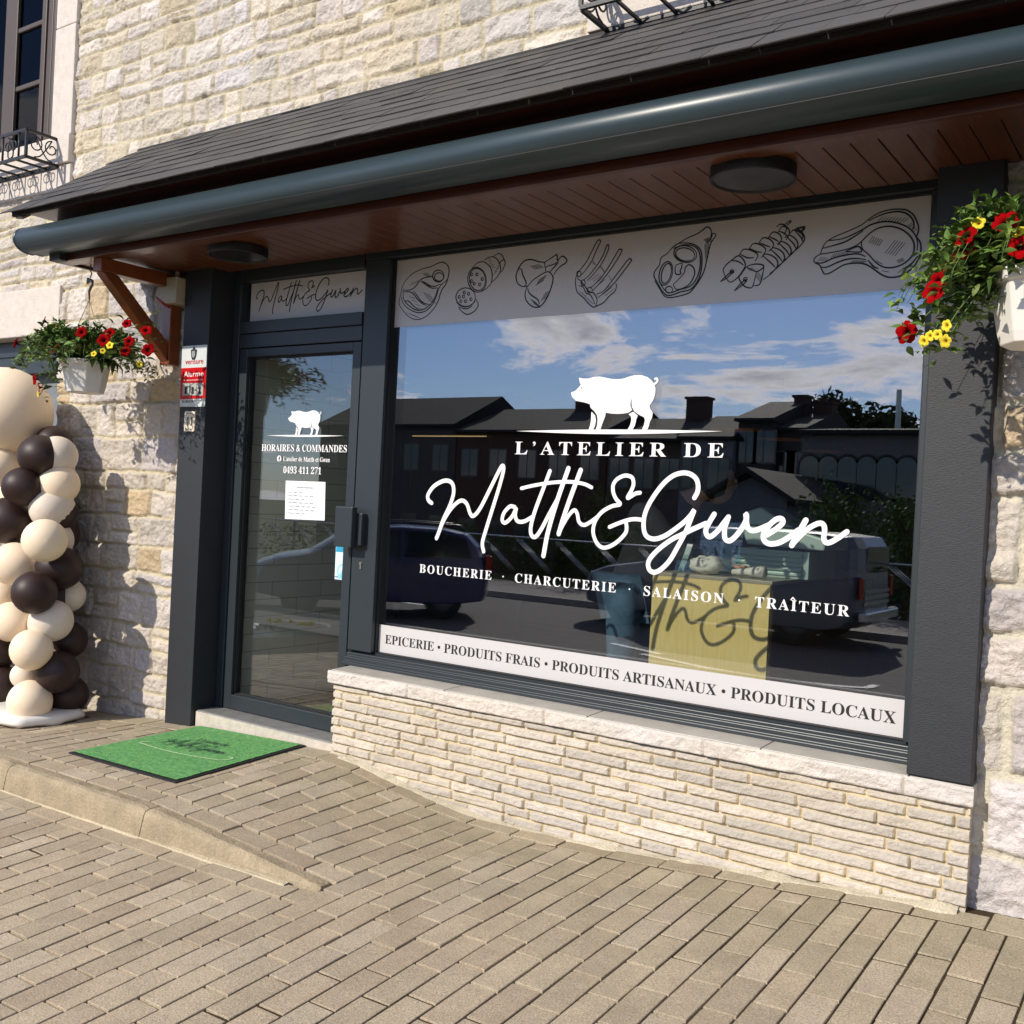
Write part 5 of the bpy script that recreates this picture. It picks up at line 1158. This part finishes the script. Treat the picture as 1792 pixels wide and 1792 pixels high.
jv = [V[0]+Vector((.0,0,-.17)), V[1], V[2], V[3]+Vector((-.04,0,-.02)), V[5], V[6], V[7], V[9], V[10], V[11]]
skin_body('jacket', jv, [(0,1),(1,2),(2,3),(2,4),(4,5),(5,6),(2,7),(7,8),(8,9)], [.19,.165,.165,.085,.085,.066,.052,.085,.066,.052], M_JACK, PS)
tv = [V[0], V[13], V[14], V[15]+Vector((0,0,.02)), V[17], V[18], V[19]+Vector((0,0,.02))]
skin_body('jeans', tv, [(0,1),(1,2),(2,3),(0,4),(4,5),(5,6)], [.150,.112,.085,.072,.112,.085,.072], M_JEAN, PS)
for s_ in (15, 19):
    b = MB(); p = V[s_]; b.sphere((p.x+.07, p.y, FZ+.045), .05, 20, 12, (2.5, .95, .85), f=lambda d: 1 if d.z > -.5 else .9); b.build('shoe', M_BLACKV, PS, smooth=True)
# ------------------------------------------------------------------ the street and the far side (seen mirrored in the glass)
def rz(px, py, y):
    """real point whose mirror image in the window plane shows at photo pixel (px,py), at street plane y"""
    q = at(px, py, 2*.229-y); return Vector((q.x, y, q.z))
def sheet3(name, P, m):
    me = bpy.data.meshes.new(name); me.from_pydata(P, [], [(0, 1, 2, 3)]); me.materials.append(m); o = bpy.data.objects.new(name, me); COL.objects.link(o); o['kind'] = 'structure'; return o
zl = float(low_line(-9)); 
sheet3('pavement_apron', [(-60,-7.2,-.52),(40,-7.2,-.50),(40,-4.79,-.30),(-60,-4.79,-.385)], M_ASPH2)
b = MB(); b.box(-60, 40, -7.32, -7.2, -.75, -.505); o = b.build('road_kerb', M_KERB2 if 'M_KERB2' in globals() else mat('grey_kerb', rgb(168, 164, 156), .85, 0, .1, 8), bevel=.01); o['kind'] = 'structure'
b = MB(); b.box(-60, 40, -13.5, -13.38, -.75, -.50); o = b.build('road_kerb', mat('grey_kerb', rgb(150, 146, 140), .85, 0, .1, 8), bevel=.01); o['kind'] = 'structure'
sheet3('road', [(-80,-13.4,-.62),(60,-13.4,-.62),(60,-7.3,-.62),(-80,-7.3,-.62)], M_ASPH)
sheet3('far_footpath', [(-80,-16.2,-.505),(60,-16.2,-.505),(60,-13.48,-.51),(-80,-13.48,-.51)], M_ASPH2)
sheet3('river_bank', [(-90,-30,-2.3),(70,-30,-2.3),(70,-16.2,-.52),(-90,-16.2,-.52)], M_GRASS)
sheet3('ground', [(-400,-400,-2.4),(400,-400,-2.4),(400,-29.9,-2.31),(-400,-29.9,-2.31)], M_GRASS)
sheet3('ground', [(-300,-29.9,-2.35),(-60,-29.9,-2.35),(-60,60,-2.0),(-300,60,-2.0)], M_GRASS)
M_LINE = mat('road_paint', (.75, .75, .74), .7, 0, .1, 20)
f = MB()
def road_line(P, w, z=-.612):
    P = spline(P, 6); vs = []; n = len(P)
    for i in range(n):
        t = Vector(P[min(i+1, n-1)])-Vector(P[max(i-1, 0)]); t.normalize(); q = Vector((-t.y, t.x))*w/2; vs += [(P[i][0]+q.x, P[i][1]+q.y, z), (P[i][0]-q.x, P[i][1]-q.y, z)]
    f.add(vs, [(2*i, 2*i+1, 2*i+3, 2*i+2) for i in range(n-1)])
road_line([(-6.4,-8.4),(-5.2,-8.0),(-4.1,-7.95),(-3.4,-8.15),(-3.3,-8.5)], .10); road_line([(-7.2,-9.0),(-6.2,-8.6)], .10)
road_line([(-30,-10.6),(-24,-10.6)], .12); road_line([(-18,-10.6),(-12,-10.6)], .12)
o = f.build('road_marking', M_LINE); o['kind'] = 'structure'
# cars --------------------------------------------------------------
M_TYRE = mat('tyre', (.012, .012, .012), .85); M_RIM = mat('alloy_rim', rgb(150, 152, 156), .35, .7); M_CGL = mat('car_glass', rgb(30, 42, 48), .06, 0, .02, 3, spec=.9); M_REDL = mat('red_lens', rgb(150, 14, 12), .15); M_CHROME = mat('bumper_chrome', rgb(190, 192, 196), .2, .8)
def wheel(e, x, y, z, r, out):
    b = MB(); b.lathe([(r*.62,-.09),(r*.93,-.095),(r,-.06),(r,.06),(r*.93,.095),(r*.62,.09)], (0,0,0), 32)
    b.v = [(x+v[0], y+v[2], z+v[1]) for v in b.v]; w = b.build('wheel', M_TYRE, e, smooth=True)
    b = MB(); b.lathe([(r*.63,.0),(r*.6,.05),(r*.15,.06),(0,.062)], (0,0,0), 32)
    for k in range(10): a = k*math.pi/5; b.v += []; 
    b.v = [(x+v[0], y+out*(.02+v[2]), z+v[1]) for v in b.v]; b.build('rim', M_RIM, w, smooth=True)
def car(name, x0, y0, length, width, gz_, prof, glass, wx, r, paint, label, cat_, extras):
    """side profile in (x,z) from the tail (x=0) to the nose, extruded over the width and rounded"""
    e = empty(name, (x0-length/2, y0-width/2, gz_), label, cat_)
    def lay(name_, P, m, ya, yb, sh, mul=1):
        n = len(P); b = MB(); cx_ = sum(p[0] for p in P)/n; vs = []; ks = [(ya, sh), (ya+(yb-ya)*.08, .97), (ya+(yb-ya)*.2, 1.0), (ya+(yb-ya)*.8, 1.0), (ya+(yb-ya)*.92, .97), (yb, sh)]
        for y, s_ in ks:
            for p in P:
                tum = 1-.10*max(0, (p[1]-.85))   # tumblehome
                vs.append((x0-(cx_+(p[0]-cx_)*s_), y0-width/2+(y-width/2)*tum, gz_+.25+(p[1]-.25)*(.985 if s_ < .95 else 1)))
        b.add(vs, [(k*n+i, (k+1)*n+i, (k+1)*n+(i+1) % n, k*n+(i+1) % n) for k in range(len(ks)-1) for i in range(n)]+[tuple(range(n)), tuple(range((len(ks)-1)*n, len(ks)*n))[::-1]])
        o = b.build(name_, m, e, bevel=.02); return o
    lay('body', prof, paint, 0, width, .93)
    for g in glass:
        b = MB(); ya = y0+.004; 
        for yy in (y0+.008, y0-width-.008):
            vs = [(x0-p[0], yy+(-1 if yy < y0-.1 else 1)*(-.10*max(0, p[1]-.85))*width*.5*(1)+( .004 if yy > y0-.1 else -.004), gz_+p[1]) for p in g]
            b.add(vs, [tuple(range(len(g)))])
        b.build('side_window', M_CGL, e)
    for x in wx:
        for y, o_ in ((y0-.02, 1), (y0-width+.02, -1)): wheel(e, x0-x, y-.08*o_, gz_+r, r, o_)
    extras(e)
    return e
RDZ = -.62
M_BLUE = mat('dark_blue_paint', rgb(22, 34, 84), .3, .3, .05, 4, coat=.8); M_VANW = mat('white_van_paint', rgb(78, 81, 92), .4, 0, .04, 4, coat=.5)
xr = rz(765, 1000, -7.7).x
P1 = [(.05,.32),(.0,.45),(.0,.78),(.06,.98),(.16,1.22),(.36,1.42),(.75,1.49),(1.5,1.51),(2.2,1.46),(2.6,1.28),(3.0,1.02),(3.5,.93),(3.85,.80),(3.93,.58),(3.9,.34),(3.4,.26),(.5,.26)]
def ex1(e):
    b = MB()
    for yy in (-7.7-.16, -7.7-1.5): b.tube([(xr-.45, yy, RDZ+1.45), (xr-.55, yy, RDZ+1.55), (xr-1.4, yy, RDZ+1.57), (xr-2.1, yy, RDZ+1.53), (xr-2.2, yy, RDZ+1.46)], .022, 8)
    b.build('roof_rail', mat('roof_rail', rgb(60, 62, 66), .4, .5), e, smooth=True)
    b = MB(); b.box(xr-.10, xr+.005, -7.7-.22, -7.7-.06, RDZ+.78, RDZ+1.08); b.build('tail_light', M_REDL, e, bevel=.02)
    b = MB(); b.box(xr-.10, xr+.005, -7.7-1.64, -7.7-1.48, RDZ+.78, RDZ+1.08); b.build('tail_light', M_REDL, e, bevel=.02)
    b = MB(); b.box(xr-.02, xr+.008, -7.7-1.4, -7.7-.3, RDZ+1.0, RDZ+1.30); b.build('rear_window', M_CGL, e, bevel=.03)
car('parked_car', xr, -7.7, 3.95, 1.7, RDZ, P1, [[(.34,1.02),(.45,1.34),(.85,1.42),(1.45,1.44),(1.45,1.0)], [(1.52,1.0),(1.52,1.44),(2.15,1.40),(2.62,1.06)]], (.78, 3.1), .31, M_BLUE, 'dark blue estate car with roof rails parked across the pavement, mirrored in the window', 'car', ex1)
ce = bpy.data.objects['parked_car']; q = rz(648, 1020, -8.9); ce.location = (q.x, -8.9, RDZ); ce.rotation_euler = (0, 0, R(-44))
xv = rz(1500, 1080, -11.3).x
P2 = [(.0,.45),(.0,1.0),(.02,1.55),(.12,1.72),(.6,1.76),(2.2,1.76),(2.9,1.74),(3.3,1.55),(3.7,1.10),(4.4,.98),(4.75,.85),(4.85,.60),(4.8,.36),(4.3,.28),(.4,.28),(.1,.34)]
def ex2(e):
    for yy in (-11.3-.20, -11.3-1.86): 
        b = MB(); b.box(xv-.03, xv+.012, yy-.07, yy+.07, RDZ+.78, RDZ+1.12); b.build('tail_light', M_REDL, e, bevel=.01)
    b = MB(); b.box(xv-.02, xv+.11, -11.3-1.95, -11.3-.1, RDZ+.44, RDZ+.60); b.build('rear_bumper', M_CHROME, e, bevel=.03)
    b = MB()
    for k in range(3): b.box(xv, xv+.012, -11.3-1.7, -11.3-.35, RDZ+.68+.09*k, RDZ+.73+.09*k)
    b.build('rear_step', M_CHROME, e)
    b = MB(); b.box(xv-.01, xv+.008, -11.3-1.6, -11.3-.45, RDZ+1.18, RDZ+1.58); b.build('rear_window', M_CGL, e)
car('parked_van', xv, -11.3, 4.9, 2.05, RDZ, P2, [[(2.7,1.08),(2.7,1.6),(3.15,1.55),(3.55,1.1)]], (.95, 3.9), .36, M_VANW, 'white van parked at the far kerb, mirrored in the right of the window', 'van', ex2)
# planter bowl in the door reflection
q0 = rz(450, 1108, -5.3); q1 = rz(592, 1108, -5.3); pr = (q1.x-q0.x)/2*.80; pc = (q0+q1)/2
pz = pc.z; gz2 = -.42
PL = empty('planter', (pc.x, -5.3, gz2), 'round pale concrete planter with yellow flowers, mirrored in the door', 'planter')
b = MB(); b.lathe([(pr*.55, gz2), (pr*.75, gz2+.05), (pr*.98, pz-.06), (pr*1.04, pz-.05), (pr*1.04, pz), (pr*.93, pz), (pr*.9, pz-.05), (0, pz-.05)], (pc.x, -5.3, 0), 48); b.build('bowl', mat('pale_concrete', rgb(206, 200, 186), .8, 0, .1, 12), PL, smooth=False)
rs = np.random.RandomState(9)
co = []; fc = []; ti = []
for k in range(260):
    a = rs.uniform(0, 6.28); r_ = pr*.85*math.sqrt(rs.rand()); p = Vector((pc.x+r_*math.cos(a), -5.3+r_*math.sin(a), pz-.03+rs.uniform(0, .10)))
    leaf_into(co, fc, ti, p, Vector(rs.randn(3))+Vector((0, 0, .6)), Vector((0, 0, 1)), .09, .04, np.array(rgb(70, 96, 44))*rs.uniform(.7, 1.2))
color_mesh('plants', co, fc, ti, M_LEAF, PL, smooth=True)
for k in range(26):
    cx_ = -.32 if k % 2 else .25; p = Vector((pc.x+pr*(cx_+rs.randn()*.12), -5.3+pr*rs.uniform(-.4, .5), pz+.07+rs.uniform(0, .07)))
    flower('yellow_flower', p, Vector((rs.uniform(-.4, .4), .6, .6)), .05, np.array(rgb(236, 204, 50)), rgb(160, 110, 20), PL, rs)
# houses ------------------------------------------------------------
M_ROOFD = mat('dark_slate_roof', rgb(22, 22, 26), .85, 0, .15, 3, .2, 20); M_CHIM = mat('chimney_brick', rgb(70, 52, 46), .9, 0, .2, 6)
def house(x0, x1, yf, zb, ze, zr, wall, label, cols, rows_, chim=(), depth=8, gable=False, name='house', cat_='house', arches=False, win=(1.0, 1.4)):
    e = empty(name, ((x0+x1)/2, yf-depth/2, zb), label, cat_, 'buildings across the road')
    b = MB(); b.box(x0, x1, yf-depth, yf, zb, ze)
    if gable: b.prism_y([(x0, ze), (x1, ze), ((x0+x1)/2, zr-.12)], yf-depth, yf)
    w = b.build('wall', wall, e)
    b = MB()
    if gable:
        xm = (x0+x1)/2
        for s_ in (0, 1):
            xa = x0-.35 if s_ == 0 else x1+.35; sl2 = (zr-ze)/(xm-x0); za = ze-.35*sl2
            b.add([(xa, yf+.4, za), (xm, yf+.4, zr), (xm, yf-depth-.4, zr), (xa, yf-depth-.4, za), (xa, yf+.4, za+.16), (xm, yf+.4, zr+.16), (xm, yf-depth-.4, zr+.16), (xa, yf-depth-.4, za+.16)], [(0,1,2,3),(7,6,5,4),(0,4,5,1),(1,5,6,2),(2,6,7,3),(3,7,4,0)])
    else:
        ym = yf-depth/2
        b.prism_x([(yf+.35, ze-.08), (yf+.35, ze+.06), (ym, zr), (yf-depth-.35, ze+.06), (yf-depth-.35, ze-.08)], x0-.1, x1+.1)
    rf = b.build('roof', M_ROOFD, e)
    for (u, hgt, wd) in chim:
        cx_ = x0+(x1-x0)*u; b = MB(); b.box(cx_-wd/2, cx_+wd/2, yf-depth/2-.4, yf-depth/2+.4, zr-.8, zr+hgt); b.box(cx_-wd/2-.08, cx_+wd/2+.08, yf-depth/2-.48, yf-depth/2+.48, zr+hgt, zr+hgt+.12); b.build('chimney', M_CHIM, rf)
    for r_ in range(rows_):
        for c_ in range(cols):
            cx_ = x0+(x1-x0)*(c_+.5)/cols; cz2 = zb+(ze-zb)*(r_+.55)/rows_; ww, hh = win[0]/2, win[1]/2
            if arches:
                P = [(cx_-ww, cz2-hh), (cx_+ww, cz2-hh), (cx_+ww, cz2+hh*.5)]+[(cx_+ww*math.cos(a*math.pi/8), cz2+hh*.5+ww*math.sin(a*math.pi/8)) for a in range(1, 8)]+[(cx_-ww, cz2+hh*.5)]
                b = MB(); b.prism_y(P, yf-.02, yf+.03); fr = b.build('window', M_DARKW, e)
                P2_ = [(cx_+(p[0]-cx_)*.82, cz2+(p[1]-cz2)*.88) for p in P]; b = MB(); b.prism_y(P2_, yf+.031, yf+.04); b.build('pane', M_CGL, fr)
            else:
                b = MB(); b.box(cx_-ww-.08, cx_+ww+.08, yf-.02, yf+.03, cz2-hh-.08, cz2+hh+.08); fr = b.build('window', M_WFR, e)
                b = MB(); b.box(cx_-ww, cx_-.03, yf+.031, yf+.04, cz2-hh, cz2+hh); b.box(cx_+.03, cx_+ww, yf+.031, yf+.04, cz2-hh, cz2+hh); b.build('pane', M_CGL, fr)
    return e
M_WFR = mat('window_frame_paint', rgb(84, 80, 78), .6); M_DARKW = mat('arch_frame', rgb(40, 38, 38), .7)
W_ = lambda n, c, v=.15: mat(n, c, .9, 0, v, 2, .2, 30)
YH = -40
def hx(px, y=YH): return rz(px, 800, y).x
def hzz(px, py, y=YH): return rz(px, py, y).z
ZB = -2.35
house(hx(560), hx(797), YH, ZB, hzz(740,745), hzz(740,697,-44), W_('grey_render', rgb(70,68,68)), 'long grey rendered house with steep dark roof, left end of the far row', 5, 2)
house(hx(799), hx(1062), YH, ZB, hzz(930,755), hzz(930,716,-44), W_('dark_brick', rgb(72,50,44)), 'dark brick terrace house with a broad chimney on its ridge', 5, 2, chim=((.62,.45,1.2),))
house(hx(1064), hx(1196), YH, ZB, hzz(1130,770), hzz(1130,733,-44), W_('brown_render', rgb(78,64,58)), 'brown rendered house with a square chimney, in the middle of the far row', 3, 2, chim=((.72,.95,1.1),))
house(hx(1198), hx(1288), YH+.4, ZB, hzz(1240,768), hzz(1240,730,-44), W_('pale_render', rgb(112,112,120)), 'pale blue-grey rendered house with two rows of windows', 2, 2)
house(hx(1290), hx(1352), YH, ZB, hzz(1320,735), hzz(1320,704,-44), W_('dark_render', rgb(54,52,52)), 'tall dark house with a chimney at its right gable', 2, 3, chim=((.92,.15,.6),))
house(hx(1354), hx(1402), YH-.5, ZB, hzz(1380,750), hzz(1380,721,-44), W_('grey_brick', rgb(62,58,58)), 'low dark house with a stubby chimney beside the trees', 2, 2, chim=((.6,.4,.9),))
Y2 = -30
house(hx(1402,Y2), hx(1720,Y2), Y2, -2.3, hzz(1500,757,Y2), hzz(1500,750,-34), W_('pale_stone_hall', rgb(104,102,104)), 'long pale hall with two rows of arched windows', 9, 2, name='hall', cat_='hall', arches=True, win=(.8, 1.5))
Y3 = -24
house(hx(1254,Y3), hx(1382,Y3), Y3, -1.6, hzz(1318,868,Y3), hzz(1318,828,Y3), W_('blue_grey_render', rgb(100,103,114)), 'small gabled outbuilding with one dark red framed window', 1, 1, gable=True, depth=6, name='outbuilding', cat_='outbuilding', win=(.5, .9))
# trees, hedge, fence -----------------------------------------------
M_FOL = attr_mat('tree_foliage', .6, .1, 60, .2, 8, .4); M_BARK = mat('bark', rgb(92, 76, 60), .95, 0, .25, 8, .6, 40)
def tree(x, y, zb, h, rw, seed, label, n=1800, leaf=.16, tone=(80, 96, 48), sparse=0, group=None):
    rs = np.random.RandomState(seed); e = empty('tree', (x, y, zb), label, 'tree', group)
    b = MB(); b.tube([(x, y, zb), (x+.05, y, zb+h*.3), (x-.05, y+.05, zb+h*.6), (x, y, zb+h*.85)], [h*.03, h*.024, h*.014, h*.004], 8)
    cl = []
    for k in range(11):
        a = rs.uniform(0, 6.28); t = rs.uniform(.35, .95); r_ = rw*(.75-.35*abs(t-.55)*2)*rs.uniform(.3, 1); c = Vector((x+r_*math.cos(a), y+r_*math.sin(a), zb+h*t)); cl.append((c, rw*rs.uniform(.28, .5)))
        b.tube([(x, y, zb+h*min(.8, t*.6)), ((x+c.x)/2, (y+c.y)/2, zb+h*t*.86), tuple(c)], [h*.011, h*.007, h*.002], 6)
    b.build('trunk', M_BARK, e, smooth=True)
    co = []; fc = []; ti = []
    for k in range(n):
        c, r_ = cl[rs.randint(len(cl))]; d = Vector(rs.randn(3)).normalized(); p = c+d*r_*rs.uniform(.35, 1.1)
        u = Vector(rs.randn(3)).normalized(); v = u.orthogonal().normalized(); L_ = leaf*rs.uniform(.6, 1.3); q = len(co)
        co += [tuple(p-u*L_*.5), tuple(p+v*L_*.3), tuple(p+u*L_*.5), tuple(p-v*L_*.3)]; fc.append((q, q+1, q+2, q+3)); g = np.array(rgb(*tone))*rs.uniform(.65, 1.35); ti += [g]*4
    color_mesh('crown', co, fc, ti, M_FOL, e)
    return e
G_ = 'trees beyond the hall'
for i, (px, top, rw, nn, lf, lb) in enumerate(((1412,722,3.2,2200,.35,'rounded dark tree beside the stubby chimney'),(1452,716,3.4,2600,.35,'broad dense tree behind the hall roof'),(1490,712,3.0,2600,.35,'wide bushy tree rising above the hall roof'),(1520,700,2.4,900,.28,'thin airy tree with sky showing through'),(1556,716,3.0,1500,.3,'spreading tree left of the tall pole'),(1604,718,2.8,800,.26,'sparse twiggy tree right of the tall pole'))):
    p = rz(px, top, -52); tree(p.x, -52, -2.4, p.z+2.4, rw, 100+i, lb, int(nn*2.2), lf*1.25, (74, 82, 50), group=G_)
p0 = rz(1574, 745, -45); p1 = rz(1574, 682, -45); b = MB(); b.tube([(p0.x, -45, -2.4), (p1.x, -45, p1.z)], [.16, .12], 10); o = b.build('pole', mat('pale_pole', rgb(176, 190, 184), .5), origin=(p0.x, -45, -2.4), smooth=True); tag(o, 'tall pale pole standing among the trees', 'pole')
for i, (px, top, y, rw, lb) in enumerate(((1075,872,-18,.9,'small green tree behind the railing, beside the ampersand'),(1455,862,-18.5,1.2,'bushy shrub tree left of the van roof'),(1530,850,-18.5,1.5,'glinting leafy tree behind the white van'),(1590,880,-18,1.2,'leafy tree at the right edge of the window'),(990,930,-18,.8,'low leafy tree behind the railing near the letter h'),(780,900,-19,1.0,'low leafy tree behind the blue car'))):
    p = rz(px, top, y); tree(p.x, y, -1.0, p.z+1.0, rw, 200+i, lb, 1500, .12, (84, 104, 44), group='young trees behind the railing')
rs = np.random.RandomState(44); co = []; fc = []; ti = []
for k in range(9000):
    x = rs.uniform(-24, -2); z = -.6+1.0*rs.rand()**.8*(.8+.5*fbm(np.array([x*.9]), np.array([1.]), 3, 3)[0]); p = Vector((x, -17.3+rs.randn()*.28, z)); u = Vector(rs.randn(3)).normalized(); v = u.orthogonal().normalized(); L_ = .10*rs.uniform(.6, 1.4); q = len(co)
    co += [tuple(p-u*L_*.5), tuple(p+v*L_*.3), tuple(p+u*L_*.5), tuple(p-v*L_*.3)]; fc.append((q, q+1, q+2, q+3)); g = np.array(rgb(70, 88, 42))*rs.uniform(.6, 1.4); ti += [g]*4
HG = color_mesh('hedge', co, fc, ti, M_FOL, origin=(-13, -17.3, -.6)); tag(HG, 'loose green hedge running behind the far footpath railing', 'hedge')
FN = empty('railing', (-13, -16.5, -.5), 'steel railing with slanting double bars along the far footpath', 'railing')
b = MB()
for x in np.arange(-24, -2, 2.2): b.tube([(x, -16.5, -.52), (x, -16.5, .55)], .035, 8)
b.build('posts', mat('dark_steel', rgb(50, 52, 54), .5, .5), FN)
M_STEEL = mat('polished_steel', rgb(190, 192, 194), .16, 1.0, .05, 8)
b = MB()
for x in np.arange(-24, -2.3, 1.1):
    for k in (0, .07, .14): b.tube([(x+k, -16.5, .50), (x+1.0+k, -16.5, -.28)], .010, 6)
b.tube([(-24, -16.5, .55), (-2, -16.5, .55)], .022, 8); b.build('bars', M_STEEL, FN, smooth=True)
